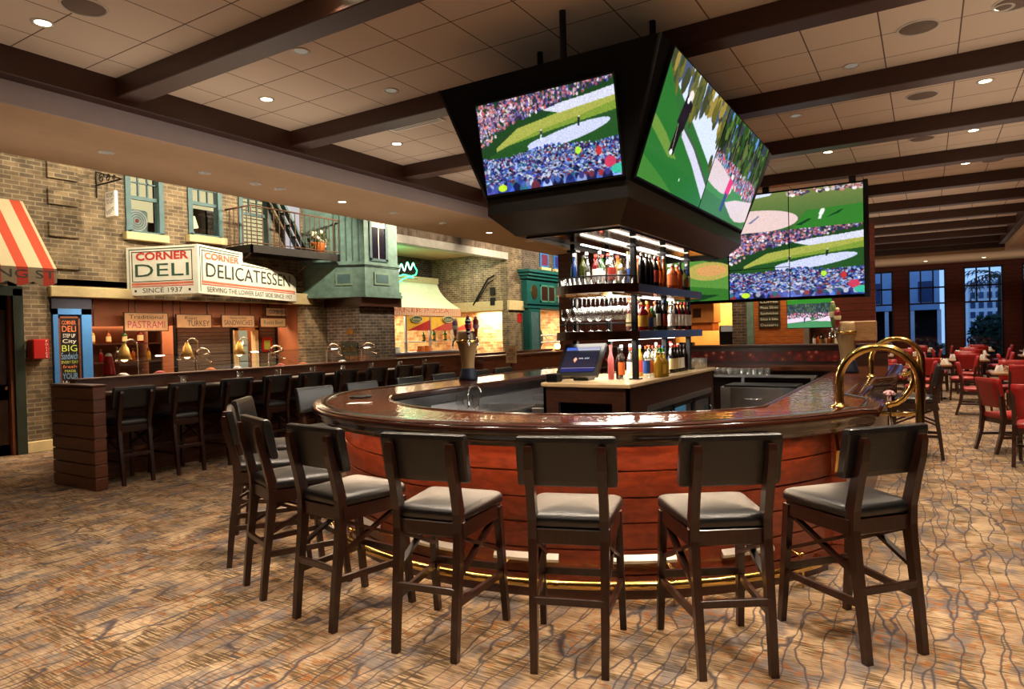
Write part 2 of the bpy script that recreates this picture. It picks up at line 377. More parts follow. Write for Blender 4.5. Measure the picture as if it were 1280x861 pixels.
def mat_carpet():
    m,nt,b=newmat('patterned_carpet'); setp(b,None,.95,0,.1)
    L=nt.links.new
    def noise(scale,vec,sc,detail=3,dist=0):
        mp=coords(nt,vec); n=nt.nodes.new('ShaderNodeTexNoise'); n.inputs['Scale'].default_value=sc; n.inputs['Detail'].default_value=detail; n.inputs['Distortion'].default_value=dist
        L(mp.outputs[0],n.inputs['Vector']); return n
    def mix(f,a,bc,mode='MIX'):
        x=nt.nodes.new('ShaderNodeMix'); x.data_type='RGBA'; x.blend_type=mode
        if isinstance(f,(int,float)): x.inputs[0].default_value=f
        else: L(f,x.inputs[0])
        for k,v in ((6,a),(7,bc)):
            if isinstance(v,tuple): x.inputs[k].default_value=v
            else: L(v,x.inputs[k])
        return x.outputs[2]
    base=noise(1,(1,1,1),2.2,4)
    r=ramp(nt,[(.35,srgb(150,124,98)),(.65,srgb(190,164,132))]); L(base.outputs['Fac'],r.inputs[0]); col=r.outputs[0]
    # olive / grey cross-thread patches
    pn=noise(1,(1.6,2.4,1),2.0,4,.4); pr_=ramp(nt,[(.46,(0,0,0,1)),(.54,(1,1,1,1))]); L(pn.outputs['Fac'],pr_.inputs[0])
    th=noise(1,(6,88,1),1.0,2); tr=ramp(nt,[(.43,(0,0,0,1)),(.53,(1,1,1,1))]); L(th.outputs['Fac'],tr.inputs[0])
    mm=nt.nodes.new('ShaderNodeMath'); mm.operation='MULTIPLY'; L(pr_.outputs[0],mm.inputs[0]); L(tr.outputs[0],mm.inputs[1])
    col=mix(mm.outputs[0],col,srgb(104,84,58))
    bn=noise(1,(2.2,1.5,1),2.3,4,.3); br=ramp(nt,[(.50,(0,0,0,1)),(.62,(.8,.8,.8,1))]); L(bn.outputs['Fac'],br.inputs[0])
    col=mix(br.outputs[0],col,srgb(112,106,106))
    # rust flecks
    rn=noise(1,(6,9,1),2.4,3,.5); rr=ramp(nt,[(.535,(0,0,0,1)),(.60,(.75,.75,.75,1))]); L(rn.outputs['Fac'],rr.inputs[0])
    zone=noise(1,(1,1,1),1.7,2); zr=ramp(nt,[(.42,(0,0,0,1)),(.56,(1,1,1,1))]); L(zone.outputs['Fac'],zr.inputs[0])
    m2=nt.nodes.new('ShaderNodeMath'); m2.operation='MULTIPLY'; L(rr.outputs[0],m2.inputs[0]); L(zr.outputs[0],m2.inputs[1])
    col=mix(m2.outputs[0],col,srgb(152,98,52))
    # fine thread lines along x
    fn=noise(1,(8,105,1),1.0,2); fr=ramp(nt,[(.34,(.58,.55,.52,1)),(.58,(1.08,1.08,1.08,1))]); L(fn.outputs['Fac'],fr.inputs[0])
    col=mix(1.0,col,fr.outputs[0],'MULTIPLY')
    # branching blue-grey stems running along y
    wn=noise(1,(1.5,1.1,1),2.0,3)
    sx=nt.nodes.new('ShaderNodeVectorMath'); sx.operation='SCALE'; sx.inputs[3].default_value=1.3; L(wn.outputs['Color'],sx.inputs[0])
    mp=coords(nt,(10.5,1.15,1)); ad=nt.nodes.new('ShaderNodeVectorMath'); ad.operation='ADD'; L(mp.outputs[0],ad.inputs[0]); L(sx.outputs[0],ad.inputs[1])
    v=nt.nodes.new('ShaderNodeTexVoronoi'); v.feature='DISTANCE_TO_EDGE'; v.voronoi_dimensions='2D'; v.inputs['Scale'].default_value=1.0; L(ad.outputs[0],v.inputs['Vector'])
    vr=ramp(nt,[(.014,(.92,.92,.92,1)),(.06,(0,0,0,1))]); L(v.outputs['Distance'],vr.inputs[0])
    col=mix(vr.outputs[0],col,srgb(74,68,72))
    L(col,b.inputs['Base Color']); return m
M['carpet']=mat_carpet()

def mat_ceiling():
    m,nt,b=newmat('ceiling_tile_grid'); setp(b,None,.9,0,.1)
    mp=coords(nt); mp.inputs['Location'].default_value=(.316+61*.6096,-4.58+60*.6096,0)
    k=nt.nodes.new('ShaderNodeTexBrick'); k.offset=0; k.squash=1
    k.inputs['Scale'].default_value=1; k.inputs['Brick Width'].default_value=.6096; k.inputs['Row Height'].default_value=.6096
    k.inputs['Mortar Size'].default_value=.006; k.inputs['Mortar Smooth'].default_value=0
    k.inputs['Color1'].default_value=srgb(214,196,176); k.inputs['Color2'].default_value=srgb(219,201,181); k.inputs['Mortar'].default_value=srgb(112,92,78)
    nt.links.new(mp.outputs[0],k.inputs['Vector']); nt.links.new(k.outputs['Color'],b.inputs['Base Color']); return m
M['ceiling']=mat_ceiling()

# ------------------------------------------------------------------ room shell
XF=-11.5            # plane of the street facade
YW=28.9             # window wall
XR=8.0; YB=-3.5; XL=-15.5
struct('floor',MB().box(XL,XR,YB,YW,-.12,0),M['carpet'])
struct('ceiling',MB().box(-7.0,2.05,YB,25.4,4.24,4.36),M['ceiling'])
struct('ceiling_soffit_left',MB().box(-8.78,-6.98,YB,YW,3.78,4.3),[M['plaster']])
struct('trim_soffit_edge',MB().box(-6.98,-6.965,YB,25.4,3.78,4.0),M['plasterg'])
struct('ceiling_soffit_right',MB().box(2.05,XR,YB,YW,3.80,4.3),M['plaster'])
struct('ceiling_soffit_end',MB().box(-6.98,2.05,25.4,YW,3.80,4.3),M['plaster'])
struct('ceiling_facade_void',MB().box(XL,-8.78,YB,YW,5.05,5.15).box(-8.79,-8.77,YB,YW,4.25,5.1),M['matte'])
ybeams=[-.64,1.50,3.645,5.787,7.93,10.07,12.20,14.33,16.45,18.55,20.65,22.75,24.85]
for i,y in enumerate(ybeams):
    struct('trim_%d'%(i+1),MB().box(-6.93,2.02,y,y+.24,4.05,4.245,0,.008),M['beam'])
struct('trim_soffit_beam',MB().box(-6.97,-6.80,YB,25.4,3.99,4.245,0,.006),M['beam'])
struct('trim_right_beam',MB().box(1.9,2.07,YB,25.4,3.99,4.245,0,.006),M['beam'])
struct('trim_end_beam',MB().box(-6.97,2.07,25.2,25.42,3.9,4.245,0,.006),M['beam'])
struct('wall_right',MB().box(XR,XR+.15,YB,YW,0,4.3),M['clap'])
struct('wall_left',MB().box(XL-.15,XL,YB,YW,0,5.1),M['matte'])
struct('wall_back',MB().box(XL,XR+.15,YB-.15,YB,0,5.1),M['clap'])

# window wall with its openings
WINS=[(-3.88,-2.72),(-2.2,-1.05),(-.56,.61),(1.14,2.29),(2.82,3.97),(4.5,5.65)]
wb=MB(); zt=3.62; zs=.45; x=XL
for a,bx in WINS:
    wb.box(x,a,YW,YW+.25,0,3.9); wb.box(a,bx,YW,YW+.25,zt,3.9); wb.box(a,bx,YW,YW+.25,0,zs); x=bx
wb.box(x,XR+.15,YW,YW+.25,0,3.9)
struct('wall_far',wb,M['clap'])
M['winframe']=plain('window_frame_navy',srgb(26,30,48),.4,0,.5,.1)
for i,(a,bx) in enumerate(WINS):
    f=MB(); t=.05
    f.box(a,a+t,YW-.02,YW+.12,zs,zt).box(bx-t,bx,YW-.02,YW+.12,zs,zt).box(a,bx,YW-.02,YW+.12,zt-t,zt).box(a,bx,YW-.02,YW+.12,zs,zs+t)
    w=(bx-a)/3
    for k in (1,2): f.box(a+w*k-.025,a+w*k+.025,YW,YW+.08,2.40,zt)
    for z in (2.95,2.37): f.box(a,bx,YW,YW+.08,z-.028,z+.028)
    o=struct('window_%d'%(i+1),f,M['winframe'])
    p=MB().box(a+.03,bx-.03,YW+.04,YW+.05,zs+.03,zt-.03)
    part('pane',p,M['pane'],o)

# ------------------------------------------------------------------ outside, seen through the windows
M['lawn']=plain('dusk_lawn',srgb(70,96,66),.9,0,.1,.25,3)
struct('ground_outside',MB().box(-20,25,YW+.25,70,-.2,-.05),M['lawn'])
M['stucco']=plain('pale_stucco',srgb(216,218,226),.8,0,.2,.05)
M['dglass']=plain('dark_office_glass',srgb(60,78,112),.15,0,.6,.15,2)
def hotel(name,x0,x1,y0,z1,label,nx,nz):
    t=thing(name,label,'building',((x0+x1)/2,y0,0))
    part('wall',MB().box(x0,x1,y0,y0+6,-.05,z1),M['stucco'],t)
    dx=(x1-x0)/nx; dz=(z1-.6)/nz
    for i in range(nx):
        for k in range(nz):
            part('window',MB().box(x0+dx*(i+.22),x0+dx*(i+.82),y0-.06,y0+.02,.7+dz*k,.7+dz*(k+.62)),M['dglass'],t)
hotel('hotel_building',2.3,5.4,52,4.35,'white building with rows of dark windows seen through the window with the palm',7,6)
t=thing('annex_building','pale blue building with a dark ground floor seen through the left windows','building',(-2,34,0))
part('wall',MB().box(-6,.5,34.5,38,2.25,7),plain('annex_wall',srgb(150,176,206),.6,0,.3,.12,1.2),t)
part('ground_floor',MB().box(-6,.5,35.2,38,0,2.25),M['matte'],t)
for k in range(7): part('column',MB().box(-5.6+1.0*k,-5.45+1.0*k,34.55,34.7,0,2.25),M['stucco'],t)
for k in range(6): part('window',MB().box(-5.3+1.0*k,-4.75+1.0*k,34.46,34.52,2.6,3.5),M['dglass'],t)
def fronds(mb,c,n,L,droop,rng):
    for i in range(n):
        a=2*pi*i/n+rng.uniform(-.2,.2); e=rng.uniform(.1,.9); pts=[]
        for k in range(7):
            u=k/6; pts.append(Vector((c[0]+cos(a)*L*u*cos(e*(1-u)),c[1]+sin(a)*L*u*cos(e*(1-u)),c[2]+L*(sin(e)*u-droop*u*u))))
        for k in range(6):
            p,q=pts[k],pts[k+1]; d=(q-p).normalized(); sd=d.cross(Vector((0,0,1))).normalized()
            mb.bar(p,q,.02,.02)
            for s in (-1,1):
                for h in (0,.5):
                    b0=p.lerp(q,h); tip=b0+sd*s*.42*(1-.6*k/6)+d*.25-Vector((0,0,.16))
                    mb.add([b0,b0+d*.09,tip],[(0,1,2)])
M['palm']=plain('palm_green',srgb(46,58,44),.7,0,.3,.2)
M['bush']=plain('bush_green',srgb(40,62,42),.8,0,.2,.3,5)
M['bark']=plain('palm_bark',srgb(70,58,46),.9,0,.2,.2)
rng=random.Random(3)
t=thing('palm_tree','palm tree with drooping fronds outside the window showing the white building','tree',(2.75,35.5,0))
part('trunk',MB().tube([(2.75,35.5,-.1),(2.7,35.5,1.5),(2.75,35.5,3.6)],[.16,.12,.11],8),M['bark'],t)
mb=MB(); fronds(mb,(2.75,35.5,3.6),16,1.9,.75,rng); part('fronds',mb,M['palm'],t)
mb=MB()
for i in range(900):
    a=rng.uniform(0,2*pi); r=.95*sqrt(rng.random()); z=rng.uniform(0,1.9); k=sqrt(max(.05,1-((z-.9)/1.15)**2)); p=Vector((2.35+r*k*cos(a),33+r*k*sin(a),z))
    d=Vector((rng.uniform(-1,1),rng.uniform(-1,1),rng.uniform(-.5,1))).normalized()*.16; e=d.orthogonal().normalized()*.06
    mb.add([p-d,p+e,p+d,p-e],[(0,1,2,3)])
mb.sphere((2.35,33,.85),.7,12,(1,1,1.15))
solo('round_bush',mb,M['bush'],'dark rounded bush on the lawn outside the third window from the video wall','bush',(2.35,33,0))
mb=MB()
for i in range(700):
    a=rng.uniform(-1,1); z=rng.uniform(0,.8); p=Vector((-.9+1.4*a,31.2+rng.uniform(-.3,.3),z)); d=Vector((rng.uniform(-1,1),rng.uniform(-1,1),rng.uniform(-.2,1))).normalized()*.14; e=d.orthogonal().normalized()*.05
    mb.add([p-d,p+e,p+d,p-e],[(0,1,2,3)])
solo('low_hedge',mb,M['bush'],'low dark hedge outside the two windows nearest the video wall','hedge',(-.9,31.2,0))
# ------------------------------------------------------------------ bar stools
def cushion(mb,x0f,x1f,y0,y1,z0,z1,crown=.02,nx=9,ny=9,wr=None):
    # trapezoid cushion: half widths x0f at y0, x1f at y1
    rows=[]
    prof=[(0,0),(.0,.35),(.02,.75),(.06,.95),(.14,1.0)]
    def ring(inset,z):
        pts=[]; a0=x0f-inset; a1=x1f-inset; c=.035
        b0=y0+inset; b1=y1-inset
        for (cx,cy,st) in ((a1,b1,0),(-a1,b1,90),(-a0,b0,180),(a0,b0,270)):
            for k in range(4):
                th=radians(st+30*k); sx=1 if cx>0 else -1; sy=1 if cy==b1 else -1
                pts.append((cx-sx*c+c*cos(th),cy-sy*c+c*sin(th),z))
        return pts
    h=z1-z0
    R=[ring(.012,z0),ring(0,z0+.012),ring(0,z0+h*.62),ring(.008,z0+h*.82),ring(.025,z0+h*.95),ring(.07,z1+crown*.35),ring(.13,z1+crown*.85)]
    V=[p for r in R for p in r]; n=16; F=[]
    for i in range(len(R)-1):
        for k in range(n):
            k2=(k+1)%n; F.append((i*n+k,i*n+k2,(i+1)*n+k2,(i+1)*n+k))
    V.append((0,(y0+y1)/2,z1+crown)); t=len(V)-1; b=(len(R)-1)*n
    for k in range(n): F.append((b+k,b+(k+1)%n,t))
    F.append(tuple(range(n))[::-1])
    mb.add(V,F,0,True)
def make_stool(name,label,group):
    t=thing(name,label,'bar stool',(0,0,0),0,group); W=M['stoolwood']; Lm=M['leather']
    mb=MB(); cushion(mb,.195,.232,.075,.535,.672,.742,.018); part('seat',mb,Lm,t)
    mb=MB()
    mb.beam([(.185,.085,.632),(.205,.505,.632)],.026,.075,(1,0,0)).beam([(-.185,.085,.632),(-.205,.505,.632)],.026,.075,(1,0,0))
    mb.box(-.18,.18,.075,.1,.595,.67,0,.004).box(-.2,.2,.49,.515,.595,.67,0,.004)
    part('seat_frame',mb,W,t)
    def legpt(z,rear):
        if rear: return .012+.078*min(1,z/.62)
        return .56-.055*min(1,z/.62)
    for s in (-1,1):
        # rear leg runs on as the back post
        pts=[(s*.167,0.015,0),(s*.169,.035,.2),(s*.171,.068,.45),(s*.172,.088,.62),(s*.172,.085,.72),(s*.172,.055,.85),(s*.172,.02,.97),(s*.172,.006,1.05),(s*.172,.006,1.075)]
        mb=MB().beam(pts,[.036,.038,.04,.042,.042,.042,.042,.04,.034],[.036,.04,.046,.056,.056,.05,.042,.034,.022],(1,0,0)); part('leg',mb,W,t)
    for s in (-1,1):
        mb=MB().beam([(s*.218,.56,0),(s*.213,.53,.3),(s*.205,.505,.62),(s*.204,.503,.655)],[.034,.037,.042,.042],[.034,.037,.042,.042],(1,0,0)); part('leg',mb,W,t)
    for s in (-1,1):
        mb=MB()
        mb.bar((s*.19,.5,.60),(s*.175,.075,.41),.018,.032,(1,0,0)); mb.bar((s*.196,.51,.41),(s*.17,.085,.60),.018,.032,(1,0,0))
        part('cross_brace',mb,W,t)
    mb=MB()
    for s in (-1,1): mb.bar((s*.214,.53,.275),(s*.17,.042,.275),.022,.034,(0,0,1))
    mb.box(-.165,.165,.032,.054,.318,.355,0,.003).box(-.2,.2,.515,.54,.29,.33,0,.003)
    part('stretcher',mb,W,t)
    # backrest pad in front of the posts
    mb=MB(); rows=[]
    x0=.238; zs=[.872,.878,.9,1.0,1.09,1.112,1.118]
    def bk(z): return .085 - .0*z + max(0,(.95-z))*.22
    outer=[]
    for z in zs:
        ins=.012 if z in (zs[0],zs[-1]) else (.004 if z in (zs[1],zs[-2]) else 0); th=.05-2*ins; yc=.046+(1.118-z)*.2
        r=[]
        for (sx,sy) in ((-1,-1),(-.96,-1.0),(.96,-1.0),(1,-1),(1,1),(.96,1),(-.96,1),(-1,1)):
            xx=(x0-ins)*sx; e=.8 if abs(sx)==1 else 1.0; bow=.012*(1-(sx*sx)) 
            r.append((xx,yc+sy*th/2*e,z))
        outer.append(r)
    V=[p for r in outer for p in r]; n=8; F=[]
    for i in range(len(outer)-1):
        for k in range(n): F.append((i*n+k,i*n+(k+1)%n,(i+1)*n+(k+1)%n,(i+1)*n+k))
    F.append(tuple(range(n))[::-1]); F.append(tuple((len(outer)-1)*n+k for k in range(n)))
    mb.add(V,F); part('backrest',mb,Lm,t)
    return t
stool=make_stool('bar_stool','dark wood bar stool with black leather seat','stools around the curved bar front')
def stool_at(px,py,deg,label,group,first=[True]):
    global stool
    a=radians(deg)
    if first[0]:
        first[0]=False; stool.location=(px,py,0); stool.rotation_euler=(0,0,a); stool['label']=label; stool['group']=group; return stool
    return dup(stool,(px,py,0),a,label,group)
G1='bar stools around the curved bar front'
front=[(-.135,3.651,48,'bar stool at the right end of the curved bar front, beside the brass rails'),
 (-.747,3.106,34,'bar stool second from the right along the curved bar front'),
 (-1.435,2.751,19,'bar stool in front of the cash register screen, third from the right end'),
 (-2.149,2.562,10,'bar stool fourth from the right end of the curved bar front'),
 (-2.944,2.557,-6,'bar stool at the left bend of the bar, seat brightly lit, fifth from the right'),
 (-3.665,2.709,-20,'bar stool at the left bend turned with its backrest edge showing, sixth from the right'),
 (-4.37,3.03,-36,'bar stool seen in profile at the far left of the curved bar'),
 (-5.0,3.6,-52,'bar stool mostly hidden behind the profile stool at the left bend')]
for x,y,d,l in front: stool_at(x,y,d,l,G1)
G2='bar stools along the deli side of the bar'
for i,y in enumerate([4.78,5.46,6.28,6.95,7.76,8.4]):
    stool_at(-5.42,y,-90,'bar stool showing over the deli side counter edge, %s from the left bend'%['first','second','third','fourth','fifth','sixth'][i],G2)
stool_at(.16,9.5,90,'bar stool standing behind the brass rails on the aisle side of the bar',G2)
G3='bar stools facing the deli counter'
names=['nearest the wooden pillar','second from the wooden pillar','third from the wooden pillar','fourth from the wooden pillar','fifth from the wooden pillar','sixth from the wooden pillar','seventh from the wooden pillar','eighth from the wooden pillar','ninth from the wooden pillar, farthest along']
for i,y in enumerate([4.25,4.9,5.6,6.25,6.87,7.57,8.26,8.95,9.68]):
    stool_at(-7.70,y,90,'dark bar stool at the deli counter, '+names[i],G3)

# ------------------------------------------------------------------ the bar
bar=thing('bar_counter','large curved mahogany bar counter with polished top and brass foot rail','bar counter',(-2.68,5.72,0))
CO=(-2.68,5.72); RO=2.50; CI=(-2.6,5.72); RI=1.93
def arcpath(c,r,x0,x1,n):
    a0=math.asin((x0-c[0])/r); a1=math.asin((x1-c[0])/r)
    return [(c[0]+r*sin(a0+(a1-a0)*i/n),c[1]-r*cos(a0+(a1-a0)*i/n)) for i in range(n+1)]
NA=44
oarc=arcpath(CO,RO,-5.05,-.36,NA); iarc=arcpath(CI,RI,-4.2,-.94,NA)
ZT=1.07; ZB=1.02
mb=MB()
L0=(-5.05,10.35); 
outer=[(-5.05,y) for y in (10.3,9.0,8.0,7.0,6.0,5.4)]+oarc+[(-.27,4.82),(-.27,5.5),(-.44,5.78),(-.44,7.6),(-.27,7.86),(-.27,9.0),(-.27,10.3)]
inner=[(-4.2,y) for y in (9.75,9.0,8.0,7.0,6.0,5.4)]+iarc+[(-.94,4.86),(-.94,5.5),(-.94,5.78),(-.94,7.6),(-.94,7.86),(-.94,9.0),(-.94,9.75)]
n=len(outer)
for z,fl in ((ZT,True),(ZB,False)):
    mb.grid([[(a[0],a[1],z) for a in outer],[(a[0],a[1],z) for a in inner]],0,False,not fl)
mb.grid([[(a[0],a[1],ZB) for a in inner],[(a[0],a[1],ZT) for a in inner]],0,False,True)
mb.box(-4.2,-.94,9.75,10.3,ZB,ZT)
part('counter_top',mb,M['bartop'],bar)
prof=[(-.115,1.0705),(-.112,1.078),(-.09,1.082),(-.06,1.079),(-.03,1.076),(-.008,1.07),(.008,1.055),(.012,1.038),(.004,1.022),(-.012,1.016),(-.014,1.006),(-.022,.994),(-.022,.978),(-.034,.968),(-.05,.962),(-.05,.942),(-.075,.938),(-.115,.938)]
mb=MB(); sweep(mb,outer,prof,0,True,False); part('counter_nosing',mb,M['nosing'],bar)
ip=[(0.01,1.0705),(.008,1.078),(-.008,1.08),(-.022,1.074),(-.025,1.05),(-.015,1.015),(.01,1.01)]
mb=MB(); sweep(mb,inner,ip,0,True,False); part('inner_edge',mb,M['nosing'],bar)
# front panelling: boards with grooves
par=arcpath(CO,2.25,-4.8,-.56,48)
ppath=[(-4.8,y) for y in (10.2,8.4,7.0,6.2)]+par+[(-.47,4.98),(-.47,5.4)]
gz=[.13,.285,.445,.60,.76,.915]
pp=[(0,0)]
for g in gz: pp+= [(0,g-.006),(-.014,g-.003),(-.014,g+.003),(0,g+.006)]
pp+=[(0,.96)]
mb=MB(); sweep(mb,ppath,pp[::-1],0,False,False); part('front_panel',mb,M['mahogany'],bar)
mb=MB(); mb.box(-.56,-.46,5.3,10.25,0,1.02); part('side_panel',mb,M['darkwood'],bar)
mb=MB(); sweep(mb,arcpath(CO,2.262,-4.75,-.6,48),[(0,.07),(.03,.07),(.03,0.0),(0,0.0)]); part('plinth',mb,M['darkwood'],bar)
# short metal strips on the panelling, one behind each seat
for (a0,a1) in ((-62,-52),(-45,-35.5),(-27,-17.5),(-12.5,3.5),(9,19.5),(27,37.5),(45,54.5)):
    pth=[(CO[0]+2.256*sin(radians(a0+(a1-a0)*k/8)),CO[1]-2.256*cos(radians(a0+(a1-a0)*k/8))) for k in range(9)]
    mb=MB(); sweep(mb,pth,[(0,.258),(.022,.226),(.022,.21),(0,.21)]); part('metal_strip',mb,M['strip'],bar)
fr=[(CO[0]+2.40*sin(radians(a)),CO[1]-2.40*cos(radians(a)),.125) for a in np.linspace(-72,58,60)]
e=fr[-1]; fr=fr+[(e[0]+.05,e[1]+.09,.125),(e[0]+.03,e[1]+.2,.125)]
part('foot_rail',MB().tube(fr,.0275,12),M['brass'],bar)
for a in (-62,-43.5,-22.5,11.5,36,57):
    d=(sin(radians(a)),-cos(radians(a))); P=lambda r,z:(CO[0]+r*d[0],CO[1]+r*d[1],z)
    mb=MB().tube([P(2.24,.205),P(2.33,.205),P(2.385,.19),P(2.40,.15)],.010,8).sphere(P(2.395,.208),.022,8,(1,1,.55)).tube([P(2.4,.1),P(2.4,0)],.008,6)
    part('rail_bracket',mb,M['brass'],bar)
for a in (-31,-16,1.5,18,33):
    d=(sin(radians(a)),-cos(radians(a))); tt=(-d[1],d[0]); P=lambda r,s,z:(CO[0]+r*d[0]+s*tt[0],CO[1]+r*d[1]+s*tt[1],z)
    mb=MB()
    for s in (-1,1): mb.tube([P(2.25,s*.006,.93),P(2.29,s*.02,.915),P(2.31,s*.035,.92),P(2.315,s*.04,.935)],.0045,6)
    mb.sphere(P(2.262,0,.93),.012,8); part('purse_hook',mb,M['blackm'],bar)
mb=MB().beam([(-.56,4.83,.93),(-.515,4.79,.90),(-.50,4.78,.8),(-.515,4.79,.66),(-.56,4.83,.63)],.03,.012,(.6,.8,0)); part('corner_guard',mb,M['brass'],bar)
# bar die: inner wall under the counter
mb=MB(); ipath=[(-4.42,y) for y in (9.8,8,6.5,5.4)]+arcpath(CI,2.12,-4.3,-.8,30)+[(-.75,5.2),(-.75,9.8)]
sweep(mb,ipath,[(0,1.02),(0,0)],0,False,True); part('inner_wall',mb,M['steel'],bar)
mb=MB().box(-4.3,-.8,10.18,10.3,0,1.02); part('rear_panel',mb,M['darkwood'],bar)

mb=MB(); sweep(mb,arcpath(CO,2.33,-4.75,-.75,60),[(-.012,.957),(.012,.957),(.012,.951),(-.012,.951)]); part('under_counter_light',mb,M['underled'],bar)
lp_=arcpath(CO,2.35,-4.85,-.55,60)
mb=MB(); sweep(mb,lp_,[(0,.929),(.028,.944)]); part('angled_light',mb,M['underled2'],bar)  # second, unseen strip added to throw sheen onto the seats
mb=MB(); sweep(mb,lp_,[(-.004,.962),(.032,.948),(.002,.931),(-.005,.926),(-.012,.93),(-.012,.96)]); part('light_channel',mb,M['blackm'],bar)  # unseen shield added to keep the angled strip's light off the panel
# brass service rails on the aisle side
def srail(name,y,lab):
    t=thing(name,lab,'brass rail',(-.5,y,1.075))
    r=.228; cx=-.27
    pts=[(cx-r,y,1.075),(cx-r,y,1.15)]+[(cx-r*cos(pi*k/16),y,1.235+r*sin(pi*k/16)) for k in range(17)]+[(cx+r,y,1.1),(cx+r,y,.86),(cx+r-.012,y,.78),(cx+r-.06,y,.71),(cx+r-.13,y,.69),(-.42,y,.69)]
    part('rail_tube',MB().tube(pts,.0255,14),M['brass'],t)
    pts=[(cx+r-.034,y+.03,1.32),(cx+r-.03,y+.03,1.25),(cx+r-.05,y+.03,1.185),(cx+r-.09,y+.03,1.13),(cx+r-.13,y+.03,1.10),(cx+r-.17,y+.03,1.09)]
    part('return_tube',MB().tube(pts,.018,12).sphere(pts[-1],.022,10),M['brass'],t)
    part('bracket',MB().tube([pts[-1],(cx+r-.168,y+.03,1.03),(cx+r-.15,y+.03,.95),(cx+r-.19,y+.03,.90),(-.42,y+.03,.90)],.007,8),M['chrome'],t)
    part('flange',MB().lathe([(.055,.0),(.055,.006),(.03,.012),(.027,.03)],16,(cx-r,y,1.072)),M['brass'],t)
    return t
srail('service_rail',4.93,'large polished brass loop rail on the nearer edge of the service station')
srail('service_rail',7.92,'second brass loop rail on the farther side of the service station')

mb=MB(); rng=random.Random(12)
for i in range(26):
    a=rng.uniform(0,2*pi); b=rng.uniform(.2,1.3); c=Vector((-.212+.024*cos(a)*sin(b),4.96+.024*sin(a)*sin(b),1.150+.024*cos(b)))
    mb.sphere(c,.017,6,(1,1,.55))
mb.cyl((-.212,4.96,1.114),.012,.03,8)
solo('pink_rose',mb,plain('pink_petals',srgb(226,176,178),.7),'pale pink crumpled rose sitting on the end of the nearer brass rail','flower',(-.212,4.96,1.114))
# ------------------------------------------------------------------ television pictures (what the screens show)
def lin(c):
    c=np.asarray(c,float)/255.; return np.where(c<=.04045,c/12.92,((c+.055)/1.055)**2.4)
class Pic:
    def __init__(s,w,h,bg):
        s.w=w; s.h=h; s.a=np.zeros((h,w,3)); s.a[:]=bg
        s.Y,s.X=np.mgrid[0:h,0:w]; s.X=(s.X+.5)/w; s.Y=(s.Y+.5)/h; s.r=np.random.RandomState(5)
    def poly(s,pts,c):
        ins=np.zeros(s.X.shape,bool); n=len(pts)
        for i in range(n):
            (x0,y0),(x1,y1)=pts[i],pts[(i+1)%n]
            if y0==y1: continue
            cr=((y0>s.Y)!=(y1>s.Y))&(s.X<(x1-x0)*(s.Y-y0)/(y1-y0)+x0); ins^=cr
        s.a[ins]=c; return ins
    def ell(s,cx,cy,rx,ry,c,ang=0):
        dx=(s.X-cx)*s.w/s.h; dy=s.Y-cy; ca,sa=cos(ang),sin(ang); rx*=s.w/s.h
        m=((dx*ca+dy*sa)/rx)**2+((-dx*sa+dy*ca)/ry)**2<1; s.a[m]=c
    def line(s,p,q,wd,c):
        d=np.array([(q[0]-p[0])*s.w/s.h,q[1]-p[1]]); L=np.hypot(*d)+1e-9; n=np.array([-d[1],d[0]])/L*wd/2; n[0]*=s.h/s.w
        s.poly([(p[0]+n[0],p[1]+n[1]),(q[0]+n[0],q[1]+n[1]),(q[0]-n[0],q[1]-n[1]),(p[0]-n[0],p[1]-n[1])],c)
    def blobs(s,n,region,size,cols,prob=None):
        # region(u,v)->bool ; drawn from the top down so that nearer heads overlap
        P=s.r.rand(n*4,2); P=[p for p in P if region(p[0],p[1])][:n]; P.sort(key=lambda p:p[1])
        for (u,v) in P:
            c=np.array(cols[s.r.choice(len(cols),p=prob)],float)*s.r.uniform(.75,1.15); r=size(v)
            i0=max(0,int((v-r*1.6)*s.h)); i1=min(s.h,int((v+r*1.6)*s.h)+1); k=r*s.h/s.w; j0=max(0,int((u-k)*s.w)); j1=min(s.w,int((u+k)*s.w)+1)
            if i1<=i0 or j1<=j0: continue
            sub=s.a[i0:i1,j0:j1]; yy=(s.Y[i0:i1,j0:j1]-v)/r; xx=(s.X[i0:i1,j0:j1]-u)/k
            sub[(xx**2+(yy/1.3)**2<1)]=np.clip(c,0,255)
            if r*s.h>2.2:
                hc=cols[s.r.choice(len(cols))] if s.r.rand()<.72 else (200,206,226)
                sub[(xx*1.9)**2+((yy+.9)*1.7)**2<1]=np.array(hc)*s.r.uniform(.7,1)
    def noise(s,a):
        b=np.pad(s.a,((1,1),(1,1),(0,0)),'edge'); s.a=.5*s.a+.125*(b[:-2,1:-1]+b[2:,1:-1]+b[1:-1,:-2]+b[1:-1,2:])
        s.a=np.clip(s.a*(1+a*(s.r.rand(s.h,s.w,1)-.5)),0,255)
    def mixv(s,m,c0,c1):
        t=np.clip((s.Y-s.Y[m].min())/(np.ptp(s.Y[m])+1e-6),0,1)[...,None]; f=np.array(c0)*(1-t)+np.array(c1)*t; s.a[m]=f[m]
CROWD=[(60,90,190),(86,120,214),(130,160,226),(30,42,104),(30,36,80),(150,168,220),(110,50,66),(170,56,60),(50,110,130),(24,28,54),(80,78,170),(54,70,150)]
def golfer(p,x,y,h,top,leg,k=1.0):
    p.ell(x,y-h*.92,h*.06,h*.08,(230,220,214)); p.line((x,y-h*.86),(x-.06*h,y-h*.42),h*.26*k,top); p.line((x-.05*h,y-h*.48),(x-.09*h,y),h*.17*k,leg)
